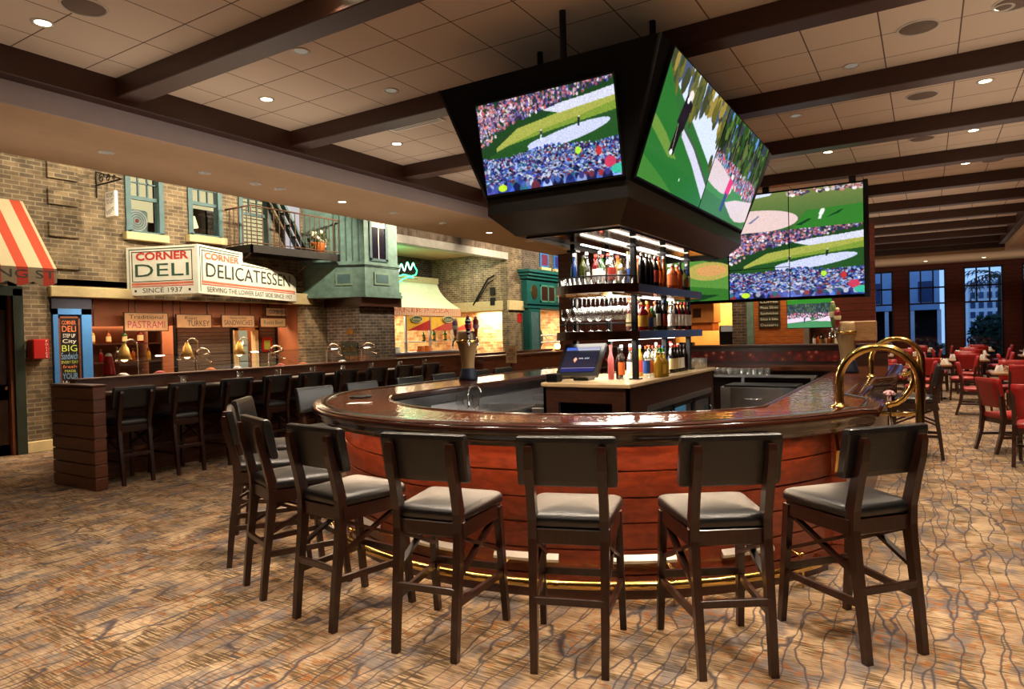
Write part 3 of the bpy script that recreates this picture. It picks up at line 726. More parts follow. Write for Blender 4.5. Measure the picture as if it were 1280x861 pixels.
def pic_crowd(w=250,h=150):
    p=Pic(w,h,(38,86,30))
    p.poly([(0,.0),(1,0),(1,.1),(.55,.24),(.15,.62),(0,.62)],(30,64,30))
    p.poly([(.12,.5),(.3,.33),(.55,.27),(.8,.2),(1,.1),(1,.28),(.7,.36),(.4,.42),(.12,.54)],(160,164,74))
    p.poly([(.2,.5),(.45,.40),(.75,.33),(1,.25),(1,.36),(.6,.43),(.3,.5)],(120,146,52))
    p.poly([(0,.62),(.2,.5),(.55,.42),(1,.34),(1,.6),(0,.7)],(36,78,34))
    p.poly([(.5,.2),(.62,.16),(.85,.13),(1,.1),(1,.2),(.8,.23),(.62,.26)],(206,208,226))
    p.ell(.66,.5,.3,.075,(196,202,232),-.16)
    p.ell(.48,.53,.12,.05,(196,202,232),-.1)
    p.blobs(900,lambda u,v: v<.32-.32*u+.03 and v>-.02,lambda v:.014,[(170,120,140),(100,92,160),(214,196,206),(60,44,76),(44,44,96),(180,90,96)])
    p.blobs(420,lambda u,v: u<.3 and v<.5-.95*u and v>.1-.1*u,lambda v:.015,[(196,150,160),(120,110,170),(226,210,214),(80,60,90),(210,120,110)])
    golfer(p,.475,.5,.11,(60,60,60),(220,226,230)); golfer(p,.75,.43,.1,(30,34,40),(20,24,30))
    p.poly([(0,.60),(.3,.64),(.6,.66),(1,.6),(1,1.02),(0,1.02)],(34,42,92))
    p.blobs(1500,lambda u,v: v>.60+.03*sin(u*9) and v<1.04,lambda v:.014+.115*max(0,v-.60),CROWD)
    p.ell(.72,.68,.02,.04,(176,230,60)); p.ell(.13,.95,.035,.04,(190,226,50)); p.ell(.86,.72,.02,.05,(190,50,50)); p.ell(.93,.85,.04,.06,(196,60,90)); p.ell(.98,.93,.05,.05,(60,180,150))
    p.noise(.22); return p.a
def pic_putt(w=230,h=135):
    p=Pic(w,h,(46,140,52))
    m=p.Y>-1; p.mixv(m,(46,96,52),(40,112,44))
    p.poly([(0,0),(1,0),(1,.62),(.0,.12)],(206,218,240))
    for i in range(90):
        u=p.r.rand(); v=p.r.rand()*(.14+.08*u); p.ell(u,v,.02+.02*p.r.rand(),.03+.09*p.r.rand(),[(96,92,40),(60,66,44),(150,130,60),(70,84,110)][p.r.randint(4)])
    for (u,v0,v1) in ((.14,0,.3),(.36,0,.44),(.44,0,.40),(.5,0,.3),(.97,.0,.6)):
        for k in range(22): p.ell(u+.05*(p.r.rand()-.5),v0+(v1-v0)*p.r.rand(),.018,.06,[(112,104,40),(60,70,40),(84,90,50)][p.r.randint(3)])
    p.poly([(.40,.52),(1,.80),(1,1.02),(.3,1.02)],(38,108,44)); p.poly([(.38,.44),(.62,.55),(1,.78),(1,.92),(.66,.68),(.40,.53)],(206,204,226)); p.poly([(.36,.42),(.62,.52),(1,.745),(1,.78),(.62,.55),(.36,.45)],(62,84,66))
    p.poly([(0,.1),(.22,.34),(.40,.53),(.66,.69),(1,.93),(1,1.02),(0,1.02)],(38,108,44)); 
    p.poly([(0,.5),(.2,.58),(.42,.72),(.3,.74),(0,.6)],(104,140,58)); p.poly([(0,.82),(.3,.92),(.5,1),(0,1)],(64,124,50))
    golfer(p,.37,.70,.55,(26,22,34),(20,18,26),1.35); p.line((.31,.45),(.33,.70),.008,(220,190,160)); p.ell(.32,.69,.02,.025,(236,236,240)); p.ell(.55,.86,.008,.014,(240,240,240)); p.ell(.35,.24,.018,.03,(240,240,240))
    p.noise(.12); return p.a
def pic_pink(w=230,h=135):
    p=Pic(w,h,(60,130,56)); p.poly([(0,0),(1,0),(1,.6),(0,.45)],(26,44,28))
    for i in range(420): p.ell(p.r.rand(),p.r.rand()*.5,.012+.02*p.r.rand(),.03+.07*p.r.rand(),[(40,74,34),(24,40,24),(70,104,44),(50,60,70),(88,110,50),(90,140,200)][p.r.choice(6,p=[.3,.3,.15,.1,.1,.05])])
    for u in (.15,.3,.48,.7,.86): p.line((u,.12),(u+.01,.5),.02,(110,96,80))
    p.blobs(520,lambda u,v: .40+.1*u<v<.58+.12*u,lambda v:.02,[(206,90,110),(150,130,200),(226,210,214),(60,50,90),(80,150,170),(210,60,70)])
    p.ell(.12,.62,.36,.12,(214,196,200),.1); p.poly([(.42,.82),(.62,.74),(1,.66),(1,.9),(.8,.97),(.55,.92)],(214,196,200))
    p.poly([(0,.8),(.4,.82),(.7,.97),(1,.92),(1,1.02),(0,1.02)],(54,112,52))
    golfer(p,.42,.93,.42,(220,40,110),(40,60,110),1.3); p.noise(.15); return p.a
def pic_bunker(w=230,h=110):
    p=Pic(w,h,(112,134,62)); p.mixv(p.Y>-1,(112,124,68),(56,98,44)); p.poly([(0,0),(.35,0),(.33,.06),(0,.16)],(206,214,238))
    p.poly([(.6,.55),(1,.5),(1,1),(.5,1)],(50,118,42)); p.ell(.2,.72,.34,.3,(222,194,190),.02)
    golfer(p,.14,.74,.22,(120,50,60),(60,40,50)); p.poly([(.16,.74),(.24,.56),(.25,.58),(.18,.76)],(120,120,150)); p.ell(.155,.2,.014,.07,(236,226,224))
    golfer(p,.72,.8,.26,(228,232,226),(226,226,226)); p.poly([(.74,.78),(.84,.62),(.87,.6),(.83,.7)],(20,60,30)); p.poly([(.52,.9),(.62,.76),(.64,.78),(.56,.92)],(20,60,30))
    p.blobs(240,lambda u,v:u>.45 and v<.12,lambda v:.035,[(226,210,206),(190,120,110),(80,70,90),(210,190,180)]); p.noise(.12); return p.a
def pic_green(w=120,h=100):
    p=Pic(w,h,(88,138,58)); p.poly([(0,0),(1,0),(1,.18),(.6,.12),(0,.2)],(150,170,196)); p.poly([(.55,0),(1,0),(1,.45),(.8,.3),(.6,.2)],(28,54,30))
    p.ell(.15,.12,.16,.12,(18,24,40)); p.ell(.75,.45,.3,.17,(176,160,80)); p.ell(.78,.44,.2,.1,(206,150,90)); p.poly([(0,.75),(.4,.7),(1,.8),(1,1.02),(0,1.02)],(52,110,40))
    p.poly([(.1,.84),(.9,.9),(.6,1),(0,.95)],(24,60,28)); p.noise(.15); return p.a
def pic_small(w=160,h=100):
    p=Pic(w,h,(60,120,70)); p.poly([(0,0),(1,0),(1,.1),(0,.14)],(214,226,90)); p.poly([(0,.12),(1,.1),(1,.25),(0,.28)],(50,130,40)); p.poly([(0,.26),(1,.24),(1,.7),(0,.7)],(40,62,56))
    for i in range(200): p.ell(p.r.rand(),.28+.3*p.r.rand(),.015,.04,[(60,90,60),(30,50,50),(80,100,90),(50,60,90)][p.r.randint(4)])
    p.blobs(260,lambda u,v:.55<v<.72,lambda v:.02,[(206,150,180),(226,214,226),(110,90,130),(200,90,110)])
    p.poly([(0,.72),(.5,.68),(.55,.78),(0,.86)],(226,206,226)); p.poly([(.5,.82),(1,.62),(1,.82)],(226,206,226)); p.poly([(0,.88),(.6,.8),(1,.82),(1,1),(0,1)],(70,140,90)); golfer(p,.4,.86,.2,(50,30,70),(40,60,110)); p.noise(.12); return p.a
def mat_screen(name,strength):
    m,nt,b=newmat(name); setp(b,(0,0,0,1),.15,0,.3)
    a=nt.nodes.new('ShaderNodeAttribute'); a.attribute_name='picture'; nt.links.new(a.outputs['Color'],b.inputs['Emission Color']); b.inputs['Emission Strength'].default_value=strength; return m
M['screen']=mat_screen('lit_screen',1.05)
def screen(name,img,tl,tr,bl,parent,mat=None):
    # image cells laid on the parallelogram tl,tr,bl
    h,w=img.shape[:2]; tl=np.array(tl,float); ex=np.array(tr,float)-tl; ey=np.array(bl,float)-tl
    u=np.linspace(0,1,w+1); v=np.linspace(0,1,h+1)
    P=tl+ex*u[None,:,None]+ey*v[:,None,None]
    off=np.array(rootloc(parent)); V=(P-off).reshape(-1,3)
    i=np.arange(h)[:,None]*(w+1)+np.arange(w)[None,:]; i=i.ravel()
    Fc=np.stack([i+w+1,i+w+2,i+1,i],1)
    me=bpy.data.meshes.new(name); me.from_pydata(V.tolist(),[],Fc.tolist()); me.materials.append(mat or M['screen'])
    at=me.color_attributes.new('picture','FLOAT_COLOR','CORNER')
    c=lin(img).reshape(-1,3); c=np.concatenate([c,np.ones((len(c),1))],1); at.data.foreach_set('color',np.repeat(c,4,axis=0).ravel().astype(np.float32))
    o=bpy.data.objects.new(name,me); COL.objects.link(o); o.parent=parent; return o

# ------------------------------------------------------------------ hanging screen housing over the back bar
HX=-2.65
hood=thing('screen_housing','large black housing hung from the ceiling over the back bar, holding television screens','screen housing',(HX,6.9,3.79))
T=[(HX-1.02,4.8),(HX+1.02,4.8),(HX+1.02,8.98),(HX-1.02,8.98)]
B=[(HX-.665,5.0),(HX+.665,5.0),(HX+.665,8.78),(HX-.665,8.78)]
S=[(HX-.50,5.2),(HX+.50,5.2),(HX+.50,8.58),(HX-.50,8.58)]
def loft(mb,A,za,Bq,zb,mi=0):
    V=[(x,y,za) for x,y in A]+[(x,y,zb) for x,y in Bq]; n=len(A)
    mb.add(V,[(i,(i+1)%n,n+(i+1)%n,n+i) for i in range(n)],mi)
mb=MB(); loft(mb,B,2.80,T,3.79); mb.add([(x,y,3.79) for x,y in T],[(0,1,2,3)])
ins=.06; T2=[(x-ins*(1 if x>HX else -1),y-ins*(1 if y>6.9 else -1)) for x,y in T]
part('casing',mb,M['matte'],hood)
mb=MB(); loft(mb,B,2.665,B,2.80); mb.add([(x,y,2.665) for x,y in B],[(3,2,1,0)]); part('lower_fascia',mb,M['black'],hood)
M['hoodunder']=plain('bronze_underside',srgb(58,48,36),.3,.5,.5,.1,3)
mb=MB(); loft(mb,S,2.49,[(x,y) for x,y in B],2.664); part('sloped_underside',mb,M['hoodunder'],hood)
N=[(HX-.46,5.32),(HX+.46,5.32),(HX+.46,8.5),(HX-.46,8.5)]
mb=MB(); mb.add([(x,y,2.49) for x,y in S]+[(x,y,2.49) for x,y in N],[(0,1,5,4),(1,2,6,5),(2,3,7,6),(3,0,4,7)]); loft(mb,N,2.475,N,2.52); mb.add([(x,y,2.53) for x,y in N],[(3,2,1,0)])
part('neck',mb,M['black'],hood)
for (x,y) in ((-2.50,4.95),(-3.05,5.55),(-1.95,5.55),(-2.0,7.35),(-3.3,7.35),(-2.65,8.7)):
    part('hanger_pole',MB().cyl((x,y,3.78),.028,.47,10),M['blackm'],hood)
# edge bead on the front corners
for s in (-1,1): part('corner_bead',MB().bar((HX+s*1.022,4.8,3.79),(HX+s*.667,5.0,2.80),.02,.02),M['black'],hood)

def ftv(z,off=.035):    # point on the front face at height z
    t=(z-2.80)/.99; return 5.0-.2*t-off
tv=thing('television','wide screen on the narrow front of the black housing, showing golf crowd','television',(HX,4.9,2.82))
x0,x1,z0,z1=-3.283,-2.012,2.838,3.575
f=MB()
def fq(za,zb,xa,xb,t=.03):
    f.add([(xa,ftv(za),za),(xb,ftv(za),za),(xb,ftv(zb),zb),(xa,ftv(zb),zb),(xa,ftv(za,.005),za),(xb,ftv(za,.005),za),(xb,ftv(zb,.005),zb),(xa,ftv(zb,.005),zb)],[(0,1,2,3),(5,4,7,6),(0,4,5,1),(1,5,6,2),(2,6,7,3),(3,7,4,0)])
b=.016; fq(z0-b,z1+b,x0-b,x1+b)
part('bezel',f,M['black'],tv)
screen('display',pic_crowd(),(x0,ftv(z1,.038),z1),(x1,ftv(z1,.038),z1),(x0,ftv(z0,.038),z0),tv)
def sidetv(name,y0,y1,img,label):
    def fx(z,off=.035): return HX+.665+.355*(z-2.80)/.99+off
    t=thing(name,label,'television',(HX+.8,(y0+y1)/2,2.82)); z0,z1=2.835,3.765; b=.012; f=MB()
    za,zb,ya,yb=z0-b,z1+b,y0-b,y1+b
    f.add([(fx(za),ya,za),(fx(za),yb,za),(fx(zb),yb,zb),(fx(zb),ya,zb),(fx(za,.005),ya,za),(fx(za,.005),yb,za),(fx(zb,.005),yb,zb),(fx(zb,.005),ya,zb)],[(0,1,2,3),(5,4,7,6),(0,4,5,1),(1,5,6,2),(2,6,7,3),(3,7,4,0)])
    part('bezel',f,M['black'],t)
    screen('display',img,(fx(z1,.038),y0,z1),(fx(z1,.038),y1,z1),(fx(z0,.038),y0,z0),t)
sidetv('television',5.06,6.745,pic_putt(),'screen on the long side of the housing showing a golfer in black putting')
sidetv('television',6.77,8.62,pic_pink(),'screen on the long side of the housing showing a golfer in pink by trees')

# video wall hung from a beam behind the bar
vw=thing('video_wall','large wall of joined screens hung beyond the bar, sand bunker above and crowd below','video wall',(-2.5,12.25,2.1))
YV=12.25; zb,zt_=2.13,3.93; xr=-.845; xs=[-4.38,-2.985,-1.975,-.845]
part('backing',MB().box(xs[0]-.03,xr+.07,YV+.02,YV+.14,zb-.05,zt_+.03),M['matte'],vw)
part('side_trim',MB().box(xr,xr+.07,YV-.02,YV+.14,zb-.06,zt_+.04),M['black'],vw)
img=pic_bunker(); screen('display',img,(xs[1],YV,zt_),(xr,YV,zt_),(xs[1],YV,3.28),vw)
img=pic_crowd(220,140); screen('display',img,(xs[1],YV,3.28),(xr,YV,3.28),(xs[1],YV,zb),vw)
img=pic_green(); screen('display',img,(xs[0],YV,3.1),(xs[1]-.02,YV,3.1),(xs[0],YV,zb),vw)
mb=MB().box(xs[2]-.006,xs[2]+.006,YV-.012,YV,zb,zt_).box(xs[1]-.012,xs[1]+.004,YV-.012,YV,zb,zt_).box(xs[1],xs[2],YV-.01,YV,2.64,2.65)
part('screen_seam',mb,M['matte'],vw)
for x in (-2.35,-1.0): part('hanger',MB().box(x-.05,x+.05,YV+.02,YV+.1,zt_,4.07),M['black'],vw)
tv=thing('television','small screen on the dark wall under the video wall, beside the orange wood boards','television',(-1.75,13,1.6))
part('bezel',MB().box(-2.16,-1.40,13,13.06,1.585,2.18),M['black'],tv)
screen('display',pic_small(),(-2.15,12.99,2.17),(-1.41,12.99,2.17),(-2.15,12.99,1.60),tv)
part('mount',MB().box(-1.82,-1.74,13.06,13.35,1.8,1.95),M['black'],tv)
# ------------------------------------------------------------------ back bar island
isl=thing('back_bar','dark wood back bar island with posts, two bowed shelves and lit coolers','back bar',(HX-.02,6.9,0))
IX0,IX1,IY0,IY1=-3.10,-2.24,5.55,8.32
M['paletop']=plain('pale_stone_top',srgb(196,170,130),.22,0,.5,.1)
part('counter_top',MB().box(IX0-.02,IX1+.02,IY0-.02,IY1+.02,1.10,1.14,0,.008),M['paletop'],isl)
mb=MB().box(IX0,IX1,IY0,IY0+.03,0,.74).box(IX0,IX1,IY0,IY0+.03,.96,1.10).box(IX0,IX0+.16,IY0,IY0+.03,.74,.96).box(IX1-.16,IX1,IY0,IY0+.03,.74,.96)
mb.box(IX0,IX0+.03,IY0,IY1,0,1.10).box(IX0,IX1,IY1-.03,IY1,0,1.10).box(IX1-.03,IX1,IY0,IY1,.90,1.10).box(IX1-.03,IX1,IY0,6.0,0,.9).box(IX1-.03,IX1,IY1-.15,IY1,0,.9).box(IX1-.03,IX1,IY0,IY1,0,.12)
part('body',mb,M['darkwood'],isl)
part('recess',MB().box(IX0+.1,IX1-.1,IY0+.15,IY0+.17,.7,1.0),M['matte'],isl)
M['coolblue']=emit('cooler_glow',srgb(90,170,200),.55)
for i,(a,b) in enumerate(((6.02,6.72),(6.74,7.44),(7.46,8.15))):
    o=part('cooler_door',MB().box(IX1-.02,IX1+.01,a,b,.14,.18).box(IX1-.02,IX1+.01,a,b,.80,.84).box(IX1-.02,IX1+.01,a,a+.04,.14,.84).box(IX1-.02,IX1+.01,b-.04,b,.14,.84),M['blackm'],isl)
    part('door_glass',MB().box(IX1-.006,IX1-.001,a+.04,b-.04,.18,.80),M['pane'],o)
    part('handle',MB().tube([(IX1+.012,b-.07,.3),(IX1+.04,b-.07,.32),(IX1+.04,b-.07,.68),(IX1+.012,b-.07,.7)],.008,6),M['chrome'],o)
    part('cooler_light',MB().box(IX1-.30,IX1-.29,a+.04,b-.04,.16,.82),M['coolblue'],isl)
part('steel_strip',MB().box(IX1-.02,IX1+.012,6.0,8.17,.845,.9),M['steel'],isl)
posts=[(-3.04,6.14),(-2.40,6.14),(-2.40,7.0),(-2.40,7.84),(-3.04,7.0),(-3.04,7.84)]
for x,y in posts:
    part('post',MB().box(x-.026,x+.026,y-.026,y+.026,1.14,2.505,0,.004).box(x-.05,x+.05,y-.05,y+.05,1.14,1.152).box(x-.05,x+.05,y-.05,y+.05,2.42,2.44),M['blackm'],isl)
def bowshape(inset=0):
    c=[]; xa,xb=-3.17+inset,-2.29-inset
    for k in range(17):
        u=k/16; c.append((xa+(xb-xa)*u,5.98+inset-.30*(1-(2*u-1)**2)**.75))
    return c+[(xb,8.05-inset),(xa,8.05-inset)]
for z0,z1 in ((1.53,1.61),(1.975,2.055)):
    sh=part('shelf',MB().prism(bowshape(),z0,z1,'z'),M['darkwood'],isl)
    bs=bowshape(.03)[:17]
    g=MB().tube([(x,y,z1+.075) for x,y in bs],.007,6)
    for k in (0,4,8,12,16): g.tube([(bs[k][0],bs[k][1],z1),(bs[k][0],bs[k][1],z1+.085)],.005,6)
    part('gallery_rail',g,M['blackm'],sh)
part('light_strip',MB().box(-2.87,-2.84,5.95,6.9,2.46,2.47).box(-2.87,-2.84,6.95,8.2,2.46,2.47),M['ledwhite'],isl)
part('light_strip',MB().box(-2.52,-2.49,5.75,6.6,2.46,2.47).box(-2.52,-2.49,6.65,8.2,2.46,2.47),M['ledwhite'],isl)
for z in (1.96,1.517):
    part('shelf_light',MB().box(-2.62,-2.58,6.0,7.9,z,z+.008),M['ledwhite'],isl)
M['mirrorc']=plain('bronze_mirror',srgb(150,130,104),.12,1,.5,.04)
part('mirror_ceiling',MB().box(HX-.44,HX+.44,5.36,8.46,2.515,2.522),M['mirrorc'],hood)
# glass rack under the upper shelf
for k in range(6): part('glass_rack',MB().box(-3.0+.125*k-.006,-3.0+.125*k+.006,5.85,6.6,1.955,1.975),M['brass'],isl)

# ------------------------------------------------------------------ bottles
GL={}
def bglass(name,c,rough=.05,trans=.45):
    m,nt,b=newmat('bottle_'+name); setp(b,c,rough,0,.5,.4,.03); b.inputs['Transmission Weight'].default_value=trans; b.inputs['IOR'].default_value=1.2; GL[name]=m
bglass('green',srgb(40,110,40)); bglass('olive',srgb(70,80,20)); bglass('amber',srgb(170,84,20)); bglass('dark',srgb(26,18,18),.06,.0); bglass('copper',srgb(196,92,48),.1,.1); bglass('blue',srgb(40,70,130)); bglass('golden',srgb(214,170,60)); bglass('red',srgb(130,20,24)); bglass('pink',srgb(226,120,120))
GL['clear']=glass('bottle_clear',(.92,.95,.94,1),.16)
LB={'white':M['paper'],'cream':M['cream'],'red':M['signred'],'gold':M['gold'],'blue':plain('label_blue',srgb(50,84,160),.5),'yellow':plain('label_yellow',srgb(226,176,70),.5),'black':M['black'],'orange':plain('label_orange',srgb(224,110,50),.5)}
SH={'tall':(.037,.31,.62,.014),'wine':(.037,.30,.60,.015),'squat':(.045,.24,.60,.017),'slim':(.031,.33,.58,.013),'wide':(.055,.27,.62,.018)}
BM={}
def bottle(x,y,z,shape,col,lab,cap,label,group,s=1.0):
    z+=.0025
    key=(shape,col,lab,cap)
    if key not in BM:
        r,h,sh,nr=SH[shape]; t=thing('bottle','x','bottle',(0,0,0))
        prof=[(.0,.0),(r*.92,.0),(r,.008),(r,h*sh),(r*.86,h*(sh+.07)),(nr*1.25,h*(sh+.17)),(nr,h*(sh+.22)),(nr,h*.95),(nr*1.2,h*.955),(nr*1.2,h*.97),(nr,h*.975)]
        part('glass_body',MB().lathe(prof,12),GL[col],t,False)
        if lab: part('paper_label',MB().lathe([(r+.0012,h*.14),(r+.0012,h*sh*.88)],12),LB[lab],t,False)
        part('cap',MB().cyl((0,0,h*.93),nr*1.22,h*.085,10),LB[cap] if cap in LB else M['black'],t,False)
        BM[key]=t; t.location=(x,y,z); t['label']=label; t['group']=group; return t
    return dup(BM[key],(x,y,z),None,label,group,(s,s,s))
ORD=['first','second','third','fourth','fifth','sixth','seventh','eighth','ninth','tenth','eleventh','twelfth','thirteenth','fourteenth','fifteenth','sixteenth','seventeenth','eighteenth','nineteenth','twentieth']
def shelfrow(items,z,where,group):
    for i,(x,y,sh,c,l,cp) in enumerate(items):
        c2={'dark':'near-black'}.get(c,c)
        bottle(x,y,z,sh,c,l,cp,'%s bottle%s, %s %s'%(c2,(' with %s label'%l) if l else '',ORD[i],where),group)
shelfrow([(-2.98,6.02,'slim','blue',None,'white'),(-2.90,6.06,'tall','olive',None,'black'),(-2.83,6.0,'slim','clear',None,'white'),(-2.77,6.08,'tall','red','white','red'),(-2.70,6.02,'slim','clear','white','white'),(-2.64,6.08,'tall','clear',None,'red'),(-2.58,6.03,'tall','clear','red','white'),(-2.51,6.08,'squat','golden',None,'gold'),(-2.46,6.0,'squat','clear','white','gold')],2.055,'from left on the upper shelf front','bottles on the front of the upper shelf')
shelfrow([(-2.37,6.28,'tall','dark',None,'white'),(-2.36,6.40,'tall','dark',None,'white'),(-2.37,6.52,'tall','dark',None,'white'),(-2.36,6.64,'tall','dark','red','white'),(-2.37,6.78,'tall','amber','orange','red'),(-2.36,6.90,'slim','amber',None,'white'),(-2.35,7.16,'wide','copper','orange','white'),(-2.35,7.32,'wide','copper',None,'white'),(-2.36,7.46,'tall','dark','white','black'),(-2.35,7.58,'squat','olive','gold','black'),(-2.36,7.70,'tall','blue','white','white')],2.055,'from front along the upper shelf aisle edge','bottles on the aisle edge of the upper shelf')
shelfrow([(-2.37,6.28,'wide','red','yellow','gold'),(-2.36,6.42,'squat','amber','blue','red'),(-2.37,6.54,'squat','green','white','white'),(-2.36,6.66,'tall','dark','white','black'),(-2.37,6.77,'tall','dark',None,'black'),(-2.36,6.88,'tall','dark','red','blue'),(-2.36,7.14,'tall','clear','white','white'),(-2.36,7.25,'tall','dark','white','white'),(-2.36,7.37,'tall','red','white','white'),(-2.36,7.49,'tall','dark','white','red'),(-2.36,7.61,'tall','red','white','red'),(-2.36,7.72,'tall','dark','white','black')],1.61,'from front along the lower shelf aisle edge','bottles on the aisle edge of the lower shelf')
shelfrow([(-2.62,6.05,'slim','pink',None,'red'),(-2.56,6.12,'wine','dark',None,'black'),(-2.50,6.03,'slim','clear','orange','white'),(-2.36,6.33,'tall','clear','blue','orange'),(-2.365,6.43,'tall','clear','orange','orange'),(-2.36,6.53,'tall','clear','blue','red'),(-2.365,6.63,'tall','clear',None,'white'),(-2.36,6.73,'tall','green','white','red'),(-2.365,6.84,'wine','green','white','blue'),(-2.36,7.13,'wine','dark','cream','red'),(-2.365,7.23,'wine','dark','cream','red'),(-2.36,7.33,'wine','dark','white','red'),(-2.365,7.44,'wine','dark','white','black'),(-2.36,7.56,'wine','dark',None,'black')],1.14,'from the screen along the back bar counter','bottles on the back bar counter')
shelfrow([(-2.268,6.40,'squat','golden',None,'gold'),(-2.268,6.495,'squat','golden','yellow','gold'),(-2.268,6.59,'squat','golden',None,'white')],1.14,'of three small ones at the counter edge','golden bottles at the back bar counter edge')
# the inner rows standing behind those
rg=random.Random(21)
for z,zn,cols,n in ((2.055,'upper shelf',['clear','dark','amber','clear','clear','green','copper'],12),(1.61,'lower shelf',['clear','amber','dark','red','clear','golden'],12),(1.14,'back bar counter',['clear','clear','pink','clear','green','clear','golden','dark'],13)):
    it=[]
    for k in range(n):
        it.append((-2.50-.05*(k%2),6.26+.125*k,rg.choice(['tall','slim','wine','tall']),cols[(k*3+k//4)%len(cols)],rg.choice([None,'white','red','blue','gold','cream']),rg.choice(['red','white','black','gold'])))
    shelfrow(it,z,'from front in the inner row, '+zn,'bottles in the inner row of the '+zn)
    it=[]
    for k in range(5):
        if z>2: it.append((-2.98+.085*k,6.32+.03*(k%2),rg.choice(['tall','slim','wine']),cols[(k*2+1)%len(cols)],rg.choice([None,'white','red','gold']),rg.choice(['red','white','black'])))
    if it: shelfrow(it,z,'from left in the middle row, '+zn,'bottles in the middle row of the '+zn)

# stemware
def wineglass():
    t=thing('wine_glass','x','glass',(0,0,0))
    part('bowl',MB().lathe([(.004,.095),(.02,.10),(.036,.125),(.04,.16),(.036,.205),(.033,.225)],12),M['glass'],t,False)
    part('stem',MB().lathe([(.034,0),(.034,.002),(.01,.008),(.004,.02),(.004,.095)],10),M['glass'],t,False)
    return t
WG=None
def wg(x,y,z,label,group,inv=False):
    global WG
    z+=-.0025 if inv else .0025
    if WG is None: WG=wineglass(); o=WG; o.location=(x,y,z); o['label']=label; o['group']=group
    else: o=dup(WG,(x,y,z),None,label,group)
    if inv: o.rotation_euler=(pi,0,0)
for i,(x,y) in enumerate([(-3.07,5.98),(-2.92,5.85),(-2.82,5.80),(-2.73,5.84),(-2.63,5.80),(-2.54,5.83)]):
    wg(x,y,1.61,'upright wine glass on the lower shelf front, %s from left'%ORD[i],'upright wine glasses on the lower shelf')
for r,yy in enumerate((5.93,6.03,6.13)):
    for i in range(6):
        wg(-2.95+.095*i,yy,1.95,'wine glass hanging under the upper shelf, %s from left in the %s row'%(ORD[i],['front','middle','rear'][r]),'hanging wine glasses',True)
def tumbler(name,r0,r1,h,mat):
    return MB().lathe([(0,.006),(r0,.006),(r1*.97,h*.98),(r1,h),(r1,h*.99),(r0,0),(0,0)],12)
tb=mesh_of('tumbler',tumbler('t',.024,.031,.075,None),[M['glass']])
TBN=[0]
def tumb(x,y,z,label,group,me=None,s=1,name='tumbler'):
    o=bpy.data.objects.new(name,me or tb); COL.objects.link(o); o.location=(x,y,z+.0025); o.scale=(s,s,s); o['label']=label; o['category']='glass'; o['group']=group; return o
for i in range(13):
    u=(i+.5)/13; x=-3.12+.78*u; y=6.02+.045-.29*(1-(2*u-1)**2)**.75
    tumb(x,y,2.055,'small glass behind the gallery rail of the upper shelf, %s from the left'%ORD[i],'small glasses along the upper gallery rail')
for i in range(6):
    x=-2.40-.11*(i%2); y=7.955+.11*(i//2)
    tumb(x+.08,y,1.14,'glass at the far end of the back bar, %s from the post, %s row'%(ORD[i//2],['outer','inner'][i%2]),'glasses at the far end of the back bar',s=1.6)

# cash register screen on the front of the island
pos=thing('cash_register_screen','black touch screen terminal lit blue on the front of the back bar','cash register',(-2.84,5.9,1.14))
tl=Vector((-3.035,5.90,1.49)); tr=Vector((-2.60,5.90,1.50)); bl=Vector((-3.075,5.75,1.19)); br_=Vector((-2.64,5.75,1.195))
nrm=(tr-tl).cross(bl-tl).normalized(); nrm=nrm if nrm.y<0 else -nrm
bk=[p-nrm*.04 for p in (tl,tr,br_,bl)]
mb=MB(); V=[tl,tr,br_,bl]+bk; mb.add(V,[(0,1,2,3),(7,6,5,4),(0,4,5,1),(1,5,6,2),(2,6,7,3),(3,7,4,0)]); part('case',mb,M['black'],pos)
def pospic():
    p=Pic(120,90,(26,28,40)); p.mixv(p.Y>-1,(30,32,46),(52,44,60)); p.poly([(0,0),(1,0),(1,.11),(0,.11)],(30,44,110)); p.poly([(0,.03),(.3,.03),(.3,.13),(0,.13)],(70,104,200)); p.poly([(0,.10),(1,.10),(1,.15),(0,.15)],(84,100,160)); p.poly([(0,.87),(1,.87),(1,1),(0,1)],(40,44,100))
    p.poly([(0,.84),(1,.84),(1,.86),(0,.86)],(190,170,220)); p.poly([(.29,.52),(.35,.42),(.41,.5),(.36,.64)],(240,150,110)); p.ell(.35,.5,.04,.06,(250,190,160)); [p.ell(.46+.035*k,.46+.012*(k%2),.012,.03,(186,186,196)) for k in range(9) if k!=4]; return p.a
ex=(tr-tl); ey=(bl-tl); a=tl+ex*.09+ey*.10+nrm*.003
screen('display',pospic(),a,a+ex*.82,a+ey*.78,pos)
part('stand',MB().box(-2.93,-2.77,5.85,6.0,1.142,1.165).bar((-2.85,5.9,1.16),(-2.85,5.9,1.26),.09,.05),M['black'],pos)
mb=MB().box(-3.09,-2.97,5.58,5.70,1.142,1.22,0,.01).box(-3.07,-2.99,5.572,5.58,1.16,1.2)
solo('receipt_printer',mb,M['blackm'],'dark receipt printer on the left corner of the back bar beside the screen','printer',(-3.03,5.78,1.14))
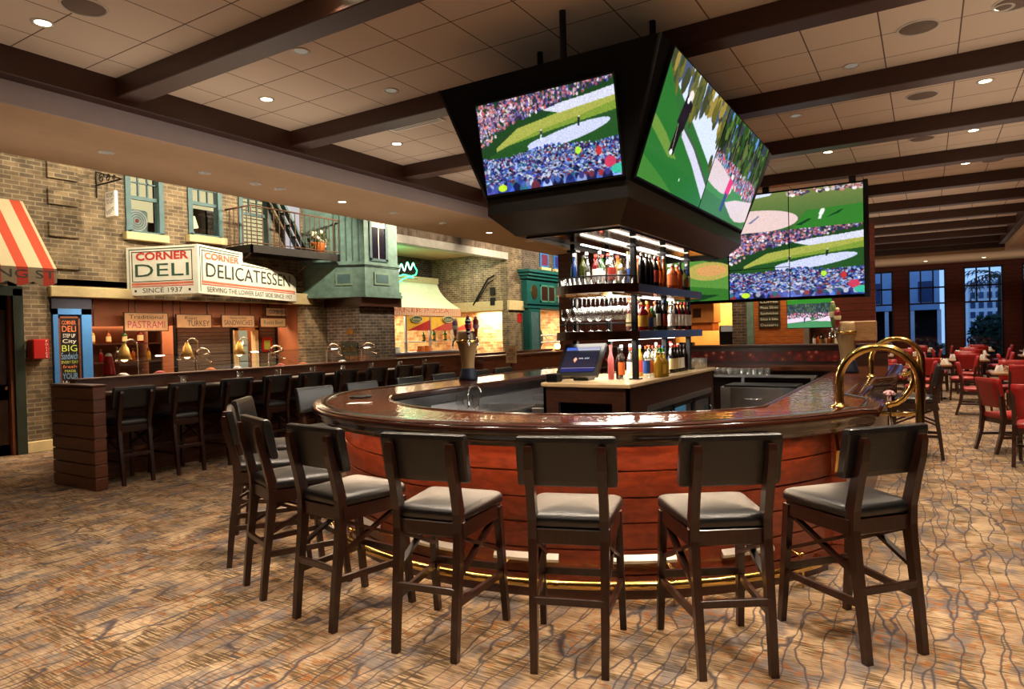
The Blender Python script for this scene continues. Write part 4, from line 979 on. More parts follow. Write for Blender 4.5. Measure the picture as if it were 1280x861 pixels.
# ------------------------------------------------------------------ things on and in the bar
def tower(x,y,label,handles,bodyc,banner):
    t=thing('beer_tap_tower',label,'beer tap',(x,y,1.07))
    part('base',MB().lathe([(0,0),(.115,0),(.118,.02),(.10,.06),(.088,.13),(.082,.14),(0,.14)],20,(x,y,1.072)),M['navy'],t)
    part('body',MB().lathe([(.076,.14),(.078,.2),(.09,.30),(.115,.40),(.128,.45),(.135,.47),(.128,.50),(.122,.56),(.11,.585),(0,.59)],20,(x,y,1.072)),bodyc,t)
    part('band',MB().lathe([(.131,.445),(.138,.455),(.138,.475),(.129,.485)],20,(x,y,1.072)),M['brass'],t)
    if banner: part('wood_box',MB().box(x+.02,x+.30,y-.08,y+.08,1.43,1.66,0,.01),banner,t)
    for k,(a,h,mt,mt2) in enumerate(handles):
        px,py=x+.15*cos(a),y+.15*sin(a)
        s=part('spout',MB().tube([(x+.1*cos(a),y+.1*sin(a),1.56),(px,py,1.56),(px+.03*cos(a),py+.03*sin(a),1.53),(px+.035*cos(a),py+.035*sin(a),1.48)],.012,8).sphere((px,py,1.575),.02,8),M['chrome'],t)
        part('tap_handle',MB().lathe([(.012,.0),(.02,.04),(.03,.14),(.036,h*.8),(.03,h*.92),(.014,h),(0,h)],10,(px,py,1.595)),mt,s)
        part('handle_badge',MB().lathe([(.033,h*.42),(.039,h*.55),(.038,h*.66)],10,(px,py,1.595)).sphere((px,py,1.60+h),.022,8),mt2,s)
    return t
M['purple']=plain('mauve_handle',srgb(150,110,140),.35); M['navystripe']=stripes('navy_white_stripe',srgb(30,30,70),srgb(220,220,230),'Z',.045,.7,.35); M['greenh']=plain('green_handle',srgb(96,116,60),.4); M['maroon']=plain('maroon_handle',srgb(130,24,36),.35)
tower(-4.72,6.60,'beer tap tower with tan goblet body standing on the deli side of the bar',[(radians(200),.20,M['purple'],M['white']),(radians(-50),.22,M['navystripe'],M['maroon']),(radians(-10),.21,M['maroon'],M['purple'])],M['tan'],None)
M['barrel']=wood('crate_wood',srgb(128,90,52),srgb(160,116,70),(2,12,12),.5)
tower(-.78,8.6,'beer tap tower with a wooden box, beside the brass rails',[(radians(200),.28,M['greenh'],M['cream']),(radians(170),.26,M['tan'],M['white']),(radians(235),.2,M['maroon'],M['cream'])],M['tan'],M['barrel'])
# underbar equipment on the deli side
t=thing('underbar_sink','stainless sink unit with faucet under the bar on the deli side','sink',(-3.85,6.6,0))
mb=MB().box(-4.25,-3.55,5.2,8.4,0.1,.78).box(-4.25,-3.55,5.2,5.3,.78,.84).box(-4.25,-4.18,5.2,8.4,.78,.92).box(-3.62,-3.55,5.2,8.4,.78,.84).box(-4.25,-3.55,6.2,6.3,.78,.84).box(-4.25,-3.55,7.2,8.4,.78,.84)
part('basin',mb,M['steel'],t)
part('faucet',MB().tube([(-4.12,5.75,.84),(-4.12,5.75,1.0)]+[(-4.04-.08*cos(pi*k/8),5.75,1.0+.08*sin(pi*k/8)) for k in range(9)]+[(-3.96,5.75,.95)],.012,8),M['chrome'],t)
for x in (-4.22,-3.58):
    for y in (5.25,8.35): part('leg',MB().cyl((x,y,0),.02,.1,8),M['steel'],t)
t=thing('ice_bin','long stainless ice bin with a slanted lid between the sink and the back bar','ice bin',(-3.45,5.9,0))
part('body',MB().box(-3.50,-3.16,6.0,8.1,0,.84,0,.01),M['steel'],t); part('lid',MB().bar((-3.33,6.05,.865),(-3.33,8.05,.865),.30,.02),M['steel'],t); part('red_mat',MB().box(-3.48,-3.2,8.15,9.0,.85,.87),M['red'],t); part('mat_stand',MB().box(-3.5,-3.18,8.12,9.05,0,.85),M['steel'],t)
mb=MB(); rng=random.Random(9)
for i in range(7): mb.sphere((-4.0+.06*rng.uniform(-1,1),4.93+.07*rng.uniform(-1,1),.87+.02*rng.random()),.055,8,(1,1,.6))
solo('bar_towel',mb,M['paper'],'crumpled white bar towel on the sink ledge at the left inner bend','towel',(-4.0,4.93,.83))
solo('drain_board',MB().box(-4.25,-3.3,4.62,5.16,.78,.83,0,.008).box(-4.2,-4.16,4.7,5.1,0,.78).box(-3.4,-3.36,4.85,5.1,0,.78),M['steel'],'stainless drainboard behind the left bend of the bar','drainboard',(-3.8,4.9,0))
for i,(x,y) in enumerate(((-3.62,4.92),(-3.5,5.0),(-3.42,4.88))):
    wg(x,y,.83,'wine glass on the drainboard behind the left bend, %s'%['left','middle','right'][i],'glasses on the drainboard')
o=solo('paper_slip',MB().add([(-.09,-.05,0),(.09,-.04,.001),(.1,.05,.002),(-.08,.04,.001),(-.09,-.05,.002),(.09,-.04,.003),(.1,.05,.004),(-.08,.04,.003)],[(3,2,1,0),(4,5,6,7),(0,1,5,4),(1,2,6,5),(2,3,7,6),(3,0,4,7)]),M['paper'],'white paper slip lying on the left end of the bar top','paper',(-3.95,3.98,1.0725),None,.4,False)
o=solo('floor_drink_mat',MB().lathe([(0,0),(.1,0),(.105,.006),(.095,.012),(0,.012)],20),M['black'],'round black bar mat lying at the inner left bend of the bar top','bar mat',(-4.36,4.42,1.0725),None,0,False); o.name='bar_mat'
# right inside: large ice well and racks of glasses
t=thing('ice_well','large stainless ice well under the bar on the far right side','ice well',(-1.85,9.3,0))
part('body',MB().prism([(-2.35,9.05),(-2.2,8.95),(-1.55,8.95),(-1.35,9.1),(-1.35,9.56),(-2.35,9.56)],0,.84,'z'),M['steel'],t); part('lid',MB().box(-2.30,-1.4,9.02,9.55,.84,.865,0,.006),M['blackm'],t)
part('handle',MB().tube([(-2.0,8.95,.70),(-2.0,8.91,.70),(-1.8,8.91,.70),(-1.8,8.95,.70)],.01,6),M['chrome'],t)
t=thing('glass_shelf','stainless ledge at the rear of the bar carrying rows of upturned glasses','shelf',(-2.4,9.72,0))
part('ledge',MB().box(-3.2,-1.25,9.60,9.80,.93,.96),M['steel'],t)
for x in (-3.1,-2.2,-1.3): part('leg',MB().box(x-.02,x+.02,9.66,9.70,0,.93),M['steel'],t)
for r in range(2):
    for i in range(9):
        tumb(-2.55+.085*i,9.63+.08*r,.96,'tall glass on the rear bar ledge, %s from left in the %s row'%(ORD[i],['front','rear'][r]),'glasses on the rear bar ledge',s=1.25)
# backsplash partition with patterned tiles
def mat_tiles():
    m,nt,b=newmat('patterned_red_tiles'); setp(b,None,.25,0,.5)
    mp=coords(nt,(7,7,7)); v=nt.nodes.new('ShaderNodeTexVoronoi'); v.inputs['Scale'].default_value=1.6; nt.links.new(mp.outputs[0],v.inputs['Vector'])
    r=ramp(nt,[(.12,srgb(176,120,84)),(.25,srgb(120,34,28)),(.6,srgb(70,24,20))]); nt.links.new(v.outputs['Distance'],r.inputs[0]); nt.links.new(r.outputs[0],b.inputs['Base Color']); return m
M['tiles']=mat_tiles()
t=thing('rear_partition','dark wood partition with a patterned red tile band behind the bar','partition',(-2.4,10.4,0))
part('panel',MB().box(-5.0,-.45,10.36,10.48,0,1.33),M['darkwood'],t); part('tile_band',MB().box(-4.9,-.9,10.345,10.362,1.12,1.27),M['tiles'],t); part('cap',MB().box(-5.05,-.40,10.31,10.54,1.33,1.365,0,.008),M['darkwood'],t)

# ------------------------------------------------------------------ open kitchen wall beyond the bar
YK=16.4
kw=MB(); kw.box(-8.6,-5.4,YK,YK+.2,0,3.85).box(-5.4,-3.93,YK,YK+.2,2.35,3.85).box(-5.4,-3.93,YK,YK+.2,0,.9); struct('wall_kitchen',kw,[M['clap']])
struct('wall_kitchen_column',MB().box(-3.93,-3.60,YK-.08,YK+.2,0,3.85),M['brickd'])
struct('wall_wood_boards',MB().box(-3.44,-2.36,YK-.02,YK+.2,0,3.85),M['orangeboards'])
struct('trim_teal_post',MB().box(-3.60,-3.44,YK-.1,YK+.1,0,2.35,0,.01).box(-3.62,-3.42,YK-.12,YK+.1,2.35,2.42),M['teal'])
struct('trim_grey_post',MB().box(-2.36,-2.24,YK-.1,YK+.1,0,3.85,0,.01),plain('grey_post',srgb(120,112,104),.6))
struct('wall_dark_clapboard',MB().box(-2.24,-.95,YK+.3,YK+.45,0,3.85),M['clap'])
# lit kitchen bay
M['kitwall']=plain('warm_kitchen_wall',srgb(226,186,112),.6,0,.3,.15,2)
struct('wall_kitchen_bay',MB().box(-5.6,-3.7,YK+1.8,YK+1.9,0,3.0).box(-5.6,-5.5,YK+.2,YK+1.8,0,3).box(-3.8,-3.7,YK+.2,YK+1.8,0,3).box(-5.6,-3.7,YK+.2,YK+1.9,2.6,2.7),M['kitwall'])
t=thing('kitchen_hood','orange brown exhaust hood panel with a dark round emblem in the open kitchen','hood',(-4.9,YK+.3,1.8))
part('panel',MB().box(-5.2,-4.45,YK+.25,YK+.9,1.78,2.34,0,.01),plain('hood_copper',srgb(190,126,66),.5),t); part('lower_panel',MB().box(-5.1,-4.5,YK+.3,YK+.9,1.58,1.78),M['foodorange'],t)
part('emblem',MB().box(-4.96,-4.76,YK+.235,YK+.25,1.92,2.14).lathe([(.04,0),(.06,.0)],12,(-4.86,YK+.23,2.03)),M['darkwood'],t)
t=thing('kitchen_oven','dark pizza oven in the open kitchen behind the bar','oven',(-4.2,YK+1,0))
part('body',MB().box(-4.42,-3.95,YK+.6,YK+1.5,0,1.7,0,.02),M['blackm'],t); part('mouth',MB().box(-4.37,-4.02,YK+.58,YK+.6,1.55,1.68),M['lampdim'],t)
t=thing('kitchen_counter','stone counter of the open kitchen with a dark box on it','counter',(-4.7,YK+.3,0))
part('top',MB().box(-5.4,-3.93,YK+.2,YK+.6,.9,.95),M['cream'],t); part('front',MB().box(-5.38,-3.95,YK+.22,YK+.55,0,.9),M['darkwood'],t)
solo('dark_box',MB().box(-5.35,-5.0,YK+.25,YK+.5,.95,1.30,0,.01),M['blackm'],'dark box on the kitchen counter behind the shelf posts','box',(-5.17,YK+.4,.95))
for i in range(4):
    bottle(-4.55+.11*i,YK+.35,.95,'squat',['clear','pink','clear','red'][i],'white','red','%s condiment bottle on the open kitchen counter, %s from the left'%(['clear','pink','clear','red'][i],ORD[i]),'bottles on the open kitchen counter')
# stacked board signs on the wood wall
bs=thing('board_sign','stack of five dark plank signs with pale lettering hung on the orange boards','sign',(-3.1,YK-.05,1.7))
words=['COFFEE','Pizza Slices','Sandwiches','Salads & Sides','Desserts']
for i,w in enumerate(words):
    z=2.22-.135*i; b=part('plank',MB().box(-3.33,-2.86,YK-.06,YK-.03,z-.055,z+.055,0,.006),M['signdark'],bs)
    text('lettering',w,M['signwhite'],b,(-3.095,YK-.063,z),(radians(90),0,0),.38,.055,.001)
part('rod',MB().tube([(-3.30,YK-.045,2.30),(-3.30,YK-.045,1.62)],.006,6).tube([(-2.89,YK-.045,2.30),(-2.89,YK-.045,1.62)],.006,6),M['iron'],bs)
# condiment shelf with silver coffee things below the small screen
t=thing('side_counter','low wood counter below the small screen with bottles on it','counter',(-1.9,YK,0)); part('top',MB().box(-2.22,-1.0,YK-.25,YK+.29,1.15,1.19),M['darkwood'],t); part('body',MB().box(-2.2,-1.02,YK-.22,YK+.29,0,1.15),M['darkwood'],t)
for i in range(9):
    bottle(-2.14+.075*i,YK-.1+.08*(i%2),1.19,['tall','squat','wide'][i%3],['clear','copper','dark','clear','amber','clear','dark','golden','clear'][i],['white',None,'gold'][i%3],'black','%s bottle on the side counter below the small screen, %s from the left'%(['clear','copper','near-black','clear','amber','clear','near-black','golden','clear'][i],ORD[i]),'bottles below the small screen',.95)
# ------------------------------------------------------------------ street facade of the deli (plane x = XF, facing +x)
XB=-11.75
mb=MB()
ZC=5.05
DO=(3.7,4.56)                      # door opening
KO=(5.62,10.05)                    # deli kitchen opening, below 2.38
RO_=(12.45,18.40)                  # pizza recess
mb.box(XB,XF,YB,DO[0],0,ZC); mb.box(XB,XF,DO[0],DO[1],2.38,ZC); mb.box(XB,XF,DO[1],KO[0],0,ZC)
# upper wall with window openings
W1=(6.27,6.90,3.50,4.62); W2=(7.40,8.06,3.58,4.70); W3=(8.47,9.18,3.42,4.75)
y=KO[0]
for w in (W1,W2,W3):
    mb.box(XB,XF,y,w[0],2.38,ZC); mb.box(XB,XF,w[0],w[1],2.38,w[2]); mb.box(XB,XF,w[0],w[1],w[3],ZC); y=w[1]
mb.box(XB,XF,y,RO_[0],2.38,ZC); mb.box(XB,XF,KO[1],RO_[0],0,2.38)
mb.box(XB,XF,RO_[0],RO_[1],4.5,ZC); mb.box(XB,XF,RO_[1],19.3,0,ZC)
fac=struct('wall_facade',mb,M['brick'])
mb=MB().box(XB,XF,19.3,YW,2.45,ZC).box(XB,XF,19.3,20.0,0,2.45).box(XB,XF,23.2,YW,0,2.45); struct('wall_facade_far',mb,M['brickd'])
for (z0,z1) in ((4.20,4.46),(3.80,4.03),(3.30,3.52),(2.80,3.02)):
    part('quoin',MB().box(XF-.02,XF+.05,5.06,5.5,z0,z1,0,.008),M['brick'],fac)
struct('trim_base_stone',MB().box(XF,XF+.06,4.66,5.62,0,.17,0,.01),M['cream'])
struct('trim_stone_lintel',MB().box(XF-.02,XF+.10,5.03,6.35,2.36,2.53,0,.012),M['cream'])
struct('trim_stone_lintel_far',MB().box(XF-.02,XF+.10,9.6,10.2,2.36,2.6,0,.012),M['cream'])
struct('trim_stone_band',MB().box(XF-.02,XF+.08,18.35,19.3,2.40,2.72,0,.012),M['cream'])
# door
d=thing('street_door','dark wooden street door with a glass pane under the striped awning','door',(XF-.1,4.1,0)); d.name='door_1'
part('frame',MB().box(XF-.1,XF+.06,DO[1]-.02,DO[1]+.11,0,2.46).box(XF-.1,XF+.06,DO[0]-.11,DO[0]+.02,0,2.46).box(XF-.1,XF+.06,DO[0]-.1,DO[1]+.1,2.36,2.5),M['doorgreen'],d)
dw=wood('door_brown',srgb(50,34,24),srgb(72,50,36),(12,12,2))
part('leaf',MB().box(XF-.16,XF-.10,DO[0],DO[1],0,2.36).box(XF-.10,XF-.08,DO[0]+.62,DO[1],.0,2.36).box(XF-.10,XF-.08,DO[0],DO[0]+.1,0,2.36).box(XF-.10,XF-.08,DO[0],DO[1],.0,.16).box(XF-.10,XF-.08,DO[0],DO[1],.82,1.05).box(XF-.10,XF-.08,DO[0],DO[1],2.15,2.36),dw,d)
part('pane',MB().box(XF-.098,XF-.094,DO[0]+.1,DO[0]+.62,1.05,2.15),plain('frosted_pane',srgb(90,96,92),.3),d)
part('door_handle',MB().sphere((XF-.05,DO[1]-.1,1.0),.035,10),M['brass'],d)
d['kind']='structure'
# awning over the door
aw=thing('striped_awning','red and cream striped awning with lettered valance over the street door','awning',(XF,4.1,2.5))
A0,A1=2.6,4.73; mb=MB()
mb.add([(XF+.01,A0,3.78),(XF+.01,A1,3.78),(XF+.97,A1,2.70),(XF+.97,A0,2.70),(XF+.01,A0,3.75),(XF+.01,A1,3.75),(XF+.96,A1,2.67),(XF+.96,A0,2.67)],[(0,1,2,3),(7,6,5,4),(0,4,5,1),(1,5,6,2),(2,6,7,3),(3,7,4,0)])
mb.add([(XF+.01,A1,3.78),(XF+.97,A1,2.70),(XF+.01,A1,2.70),(XF+.01,A1-.02,3.78),(XF+.97,A1-.02,2.70),(XF+.01,A1-.02,2.70)],[(0,1,2),(5,4,3),(0,2,5,3),(1,4,5,2)])
M['awn']=stripes('awning_stripes',srgb(206,192,156),srgb(196,82,58),'Y',.32,.56,.85,.15)
M['awnv']=stripes('valance_stripes',srgb(120,106,86),srgb(150,52,40),'Y',.32,.56,.85,.15)
part('canvas',mb,M['awn'],aw)
mb=MB(); n=7
pts=[(A0,2.70)]; 
for k in range(n):
    ya=A0+(A1-A0)*k/n; yb_=A0+(A1-A0)*(k+1)/n
    for j in range(9): u=j/8; pts.append((ya+(yb_-ya)*u,2.50-.05*sin(pi*u)))
pts.append((A1,2.70)); mb.prism(pts,XF+.955,XF+.972,'x'); part('valance',mb,M['awnv'],aw)
text('lettering','SPRING ST',M['signdark'],aw,(XF+.975,4.13,2.60),(radians(90),0,radians(90)),1.16,.115,.002)
# police call box
pb=thing('police_box','small red police call box on the brick wall beside the door','call box',(XF+.1,4.83,1.4))
part('case',MB().box(XF,XF+.2,4.72,4.94,1.41,1.71,0,.015),M['red'],pb)
text('lettering','P\nO\nL\nI\nC\nE',M['paper'],pb,(XF+.202,4.90,1.56),(radians(90),0,radians(90)),.035,.26,.001)
# blue surround and chalkboard
cb=thing('menu_chalkboard','tall hand lettered chalkboard in a bright blue frame beside the deli opening','chalkboard',(XF+.05,5.32,0))
part('blue_frame',MB().box(XF-.05,XF+.07,5.06,5.13,0,2.18).box(XF-.05,XF+.07,5.47,5.62,0,2.18).box(XF-.05,XF+.07,5.06,5.62,2.09,2.18).box(XF-.05,XF+.02,5.06,5.62,0,2.1),M['blue'],cb)
part('navy_header',MB().box(XF-.05,XF+.06,5.05,5.63,2.18,2.36),M['navy'],cb)
o=part('slate',MB().box(XF+.02,XF+.035,5.15,5.44,.85,2.04),M['black'],cb)
part('wood_border',MB().box(XF+.02,XF+.05,5.135,5.165,.82,2.06).box(XF+.02,XF+.05,5.425,5.455,.82,2.06).box(XF+.02,XF+.05,5.135,5.455,2.03,2.06),M['counterwood'],o)
M['chg']=plain('chalk_green',srgb(170,190,80),.8); M['chb']=plain('chalk_blue',srgb(110,150,190),.8); M['cho']=plain('chalk_orange',srgb(200,110,60),.8); M['chw']=plain('chalk_white',srgb(206,206,196),.8)
for w,m_,z,hh,ww in (('CORNER','cho',1.96,.06,.2),('DELI','cho',1.86,.09,.2),('STEP UP','chw',1.755,.06,.18),('City',"chw",1.67,.075,.2),('BIG','chg',1.555,.10,.22),('Sandwich','chb',1.435,.11,.24),('EVERY DAY','chg',1.34,.045,.24),('fresh','cho',1.27,.05,.2),('MADE','chg',1.2,.04,.16),('YOUR','chb',1.12,.09,.22),('Way!','chw',1.01,.10,.22)):
    text('lettering',w,M[m_],o,(XF+.037,5.295,z),(radians(90),0,radians(90)),ww,hh,.001)
# hanging room to let sign
hs=thing('hanging_sign','small white sign hung from a scrolled iron bracket left of the first window','sign',(XF+.3,5.79,4.2))
mb=MB().tube([(XF,5.79,4.20),(XF+.78,5.79,4.20)],.014,6).tube([(XF+.02,5.79,4.0),(XF+.02,5.79,4.42)],.014,6).tube([(XF+.02,5.79,4.42),(XF+.78,5.79,4.20)],.010,6)
for cx,r in ((.18,.085),(.38,.065),(.55,.045)):
    mb.tube([(XF+cx+r*(1-.04*k)*cos(k*.5),5.79,4.21+r+.0*k+r*(1-.04*k)*sin(k*.5)) for k in range(20)],.009,6)
mb.tube([(XF+.34,5.79,4.2),(XF+.34,5.79,4.04)],.004,4).tube([(XF+.56,5.79,4.2),(XF+.56,5.79,4.04)],.004,4)
part('bracket',mb,M['iron'],hs)
o=part('board',MB().box(XF+.31,XF+.60,5.765,5.815,3.64,4.045,0,.006),M['white'],hs)
text('lettering','ROOM\nTO LET',M['signdark'],o,(XF+.45,5.764,3.93),(radians(90),0,0),.22,.17,.001); text('lettering','Inquire',M['signdark'],o,(XF+.45,5.764,3.74),(radians(90),radians(-18),0),.22,.12,.001)

# facade windows
def fwin(w,label,cat='window',sill=True):
    y0,y1,z0,z1=w; t=thing('sash_window',label,cat,(XF,(y0+y1)/2,z0))
    fb=.07; f=MB().box(XF-.12,XF+.03,y0-.02,y0+fb,z0,z1).box(XF-.12,XF+.03,y1-fb,y1+.02,z0,z1).box(XF-.12,XF+.03,y0,y1,z1-fb,z1).box(XF-.12,XF+.03,y0,y1,z0,z0+.04)
    part('frame',f,M['tealf'],t)
    zm=z0+(z1-z0)*.55; s=MB().box(XF-.08,XF-.02,y0+fb,y1-fb,zm-.03,zm+.03)
    for k in (1,2): yy=y0+fb+(y1-y0-2*fb)*k/3; s.box(XF-.07,XF-.03,yy-.012,yy+.012,zm,z1-fb)
    zz=zm+(z1-zm)*.52; s.box(XF-.07,XF-.03,y0+fb,y1-fb,zz-.01,zz+.01)
    part('sash',s,M['tealf'],t); part('pane',MB().box(XF-.055,XF-.05,y0+fb,y1-fb,z0+.04,z1-fb),M['pane'],t)
    if sill: part('sill',MB().box(XF-.02,XF+.12,y0-.07,y1+.05,z0-.13,z0,0,.01),M['cream'],t)
    part('room_back',MB().box(XF-.78,XF-.76,y0-.18,y1+.18,z0-.3,z1+.2).box(XF-.78,XF-.25,y0-.18,y1+.18,z0-.06,z0-.04),M['darkwood'],t)
    return t
t=fwin(W1,'teal sash window holding a round fan, nearest the hanging sign'); part('blind',MB().box(XF-.47,XF-.46,W1[0]-.1,W1[1]+.1,3.80,W1[3]),M['blind'],t)
t=fwin(W2,'teal sash window with a lit table lamp inside, above the large deli sign'); part('blind',MB().box(XF-.17,XF-.16,W2[0],W2[1],4.12,W2[3]),M['blind'],t)
t=fwin(W3,'tall teal window with glowing slatted blind behind the balcony railing','window',False)
mb=MB()
for k in range(16): mb.box(XF-.17,XF-.14,W3[0]+.05,W3[1]-.05,3.46+.08*k,3.515+.08*k)
part('slat_blind',mb,M['blind'],t)
fn=thing('window_fan','round grey box fan standing in the window beside the hanging sign','fan',(XF-.1,6.55,3.54))
M['fangrey']=plain('fan_grey_green',srgb(140,160,144),.5); part('housing',MB().box(XF-.34,XF-.20,6.37,6.76,3.545,3.95,0,.03),M['fangrey'],fn)
mb=MB(); 
for r in (.17,.13,.09,.05): mb.tube([(XF-.195,6.555+r*cos(2*pi*k/24),3.75+r*sin(2*pi*k/24)) for k in range(25)],.008 if r<.17 else .014,6)
part('guard',mb,M['white'],fn); part('hub',MB().sphere((XF-.195,6.555,3.75),.03,10,(.4,1,1)),M['signred'],fn)
lp=thing('table_lamp','small table lamp with a lit cream shade in the second window','lamp',(XF-.2,7.56,3.62))
part('base',MB().lathe([(0,0),(.05,0),(.055,.05),(.04,.1),(.015,.13),(.015,.17)],12,(XF-.2,7.58,3.59)),M['white'],lp)
part('lamp_shade',MB().lathe([(.12,.17),(.065,.38)],16,(XF-.2,7.58,3.59)),emit('lamp_shade_glow',srgb(255,226,160),2.2),lp)
# balcony / fire escape
XQ=-10.74
ba=thing('balcony','rusty iron fire escape balcony with thin railings beside the bay window','balcony',(-11.1,9.2,3.35))
part('platform',MB().prism([(XF,8.16),(XQ,8.16),(XQ,10.36),(XF,9.93)],3.31,3.385).box(XF,XQ+.02,8.14,8.18,3.27,3.42).box(XQ-.02,XQ+.02,8.14,10.36,3.27,3.42),M['iron'],ba)
M['rust']=plain('rusty_iron',srgb(96,70,54),.7,.3,.3,.25)
part('top_rail',MB().tube([(XF,8.16,4.15),(XQ,8.16,4.15),(XQ,10.40,4.15)],.018,6),M['rust'],ba)
part('lower_rail',MB().tube([(XF,8.16,3.46),(XQ,8.16,3.46),(XQ,10.38,3.46)],.012,6),M['rust'],ba)
for k in range(18):
    y=8.16+2.19*k/17; part('baluster',MB().tube([(XQ,y,3.38),(XQ,y,4.15)],.010,5),M['rust'],ba)
for k in range(1,6):
    x=XF+(XQ-XF)*k/6; part('baluster',MB().tube([(x,8.16,3.38),(x,8.16,4.15)],.010,5),M['rust'],ba)
part('brace',MB().tube([(XQ-.02,8.2,3.3),(XF+.02,8.2,2.95)],.012,6).tube([(XQ-.02,9.7,3.3),(XF+.02,9.7,2.9)],.012,6),M['rust'],ba)
ld=thing('fire_escape_ladder','dark slanted fire escape stair rising behind the balcony railing','ladder',(-11.2,9.7,3.39))
part('stringer',MB().bar((-11.15,8.85,5.0),(-11.15,9.85,3.42),.05,.12,(1,0,0)),M['tealf'],ld); part('stringer',MB().bar((-11.36,8.85,5.0),(-11.36,9.85,3.42),.05,.12,(1,0,0)),M['tealf'],ld)
for k in range(7):
    u=(k+.5)/7; part('tread',MB().box(-11.36,-11.15,8.85+1.0*u-.08,8.85+1.0*u+.08,5.0-1.58*u-.01,5.0-1.58*u+.01),M['iron'],ld)
solo('balcony_back_panel',MB().box(XF+.003,XF+.03,9.55,9.95,3.39,4.8),emit('white_lit_panel',srgb(236,232,236),.55),'white lit window panel behind the potted flowers on the balcony','window panel',(XF,9.9,3.4))
pt=thing('potted_flowers','terracotta pot of white flowers on the balcony floor','potted plant',(-10.95,9.95,3.39))
part('pot',MB().lathe([(0,0),(.13,0),(.17,.22),(.18,.25),(.15,.25),(0,.22)],14,(-10.95,9.95,3.39)),M['foodorange'],pt)
mb=MB(); rng=random.Random(4)
for i in range(150):
    p=Vector((min(-10.81,max(-11.06,-10.95+rng.gauss(0,.1))),9.95+max(-.2,min(.2,rng.gauss(0,.14))),3.74+rng.gauss(0,.09))); d_=Vector((rng.uniform(-1,1),rng.uniform(-1,1),rng.uniform(-.3,1))).normalized()*.05; e=d_.orthogonal().normalized()*.022
    mb.add([p-d_,p+e,p+d_,p-e],[(0,1,2,3)])
mb.cyl((-10.95,9.95,3.6),.02,.1,6); part('leaves',mb,plain('leaf_green',srgb(60,84,44),.6),pt)
for i in range(12): part('flower',MB().sphere((-10.88+rng.uniform(-.06,.05),9.95+rng.uniform(-.2,.2),3.78+rng.gauss(0,.09)),.045,8),M['white'],pt)

# V shaped deli sign
P0=Vector((XF+.02,6.23,0)); AP=Vector((-10.25,6.73,0)); P1=Vector((-11.39,9.73,0)); u1=(AP-P0).normalized(); u2=(P1-AP).normalized()
sg=thing('deli_sign','large white two panel marquee sign reading corner deli over the serving opening','sign',(-10.6,7.2,2.42))
def pan(o,u,pts,t0,t1):
    n=Vector((u.y,-u.x,0)); mb=MB(); V=[o+u*a+n*t0+Vector((0,0,z)) for a,z in pts]+[o+u*a+n*t1+Vector((0,0,z)) for a,z in pts]; k=len(pts)
    mb.add(V,[tuple(range(k)),tuple(range(2*k-1,k-1,-1))]+[(i,i+k,(i+1)%k+k,(i+1)%k) for i in range(k)]); return mb
L1=(AP-P0).length; L2=(P1-AP).length
a1=pan(P0,u1,[(0,2.42),(L1,2.42),(L1,3.23),(0,3.23)],-.10,0); left=part('left_panel',a1,M['signwhite'],sg)
st=1.28
shape=[(0,2.42),(L2,2.42),(L2,2.85)]+[(L2-.28+.28*cos(radians(a)),2.85+.14*sin(radians(a))) for a in (20,45,70,90)]+[(st,3.06),(st,3.235),(0,3.235)]
a2=pan(AP,u2,shape,-.10,0); right=part('right_panel',a2,M['signwhite'],sg)
def strip(par,o,u,a0,a1_,z0,z1,m,off=.004,name='stripe'):
    part(name,pan(o,u,[(a0,z0),(a1_,z0),(a1_,z1),(a0,z1)],off-.003,off),m,par)
for par,o,u,L,hh in ((left,P0,u1,L1,3.23),(right,AP,u2,st,3.235)):
    strip(par,o,u,.05,L-.05,hh-.05,hh-.035,M['signgreen'],name='border'); strip(par,o,u,.10,L-.10,hh-.095,hh-.08,M['signdark'],name='border')
    strip(par,o,u,.10,.115,2.64,hh-.08,M['signdark'],name='border'); strip(par,o,u,.05,.062,2.45,hh-.035,M['signgreen'],name='border')
strip(left,P0,u1,L1-.115,L1-.10,2.64,3.15,M['signdark'],name='border'); strip(left,P0,u1,.10,L1-.10,2.64,2.652,M['signdark'],name='border')
strip(right,AP,u2,st-.06,L2-.2,3.0,3.012,M['signdark'],name='border')
strip(left,P0,u1,.09,L1-.09,2.585,2.625,M['signorange']); strip(left,P0,u1,.09,L1-.09,2.555,2.57,M['signred'])
strip(right,AP,u2,.09,L2-.06,2.60,2.64,M['signorange']); strip(right,AP,u2,.09,L2-.06,2.57,2.585,M['signred'])
n1=Vector((u1.y,-u1.x,0)); n2=Vector((u2.y,-u2.x,0)); r1=(radians(90),0,atan2(u1.y,u1.x)); r2=(radians(90),0,atan2(u2.y,u2.x))
def st_text(par,o,u,n,r,a,z,w,h,body,m,b=0): text('lettering',body,m,par,o+u*a+n*.006+Vector((0,0,z)),r,w,h,.003,True,b)
st_text(left,P0,u1,n1,r1,L1*.5,3.06,.98,.135,'CORNER',M['signred'],.035); st_text(left,P0,u1,n1,r1,L1*.5,2.82,1.0,.21,'DELI',M['signgreen']); st_text(left,P0,u1,n1,r1,L1*.5,2.49,.74,.08,'SINCE 1937',M['signdark'])
strip(left,P0,u1,.14,.18,2.47,2.51,M['signdark'],name='dot'); strip(left,P0,u1,L1-.18,L1-.14,2.47,2.51,M['signdark'],name='dot')
st_text(right,AP,u2,n2,r2,.66,3.06,.98,.115,'CORNER',M['signorange'],.03); st_text(right,AP,u2,n2,r2,1.58,2.815,2.75,.24,'DELICATESSEN',M['signdark']); st_text(right,AP,u2,n2,r2,1.62,2.495,2.8,.085,'SERVING THE LOWER EAST SIDE SINCE 1937',M['signdark'])
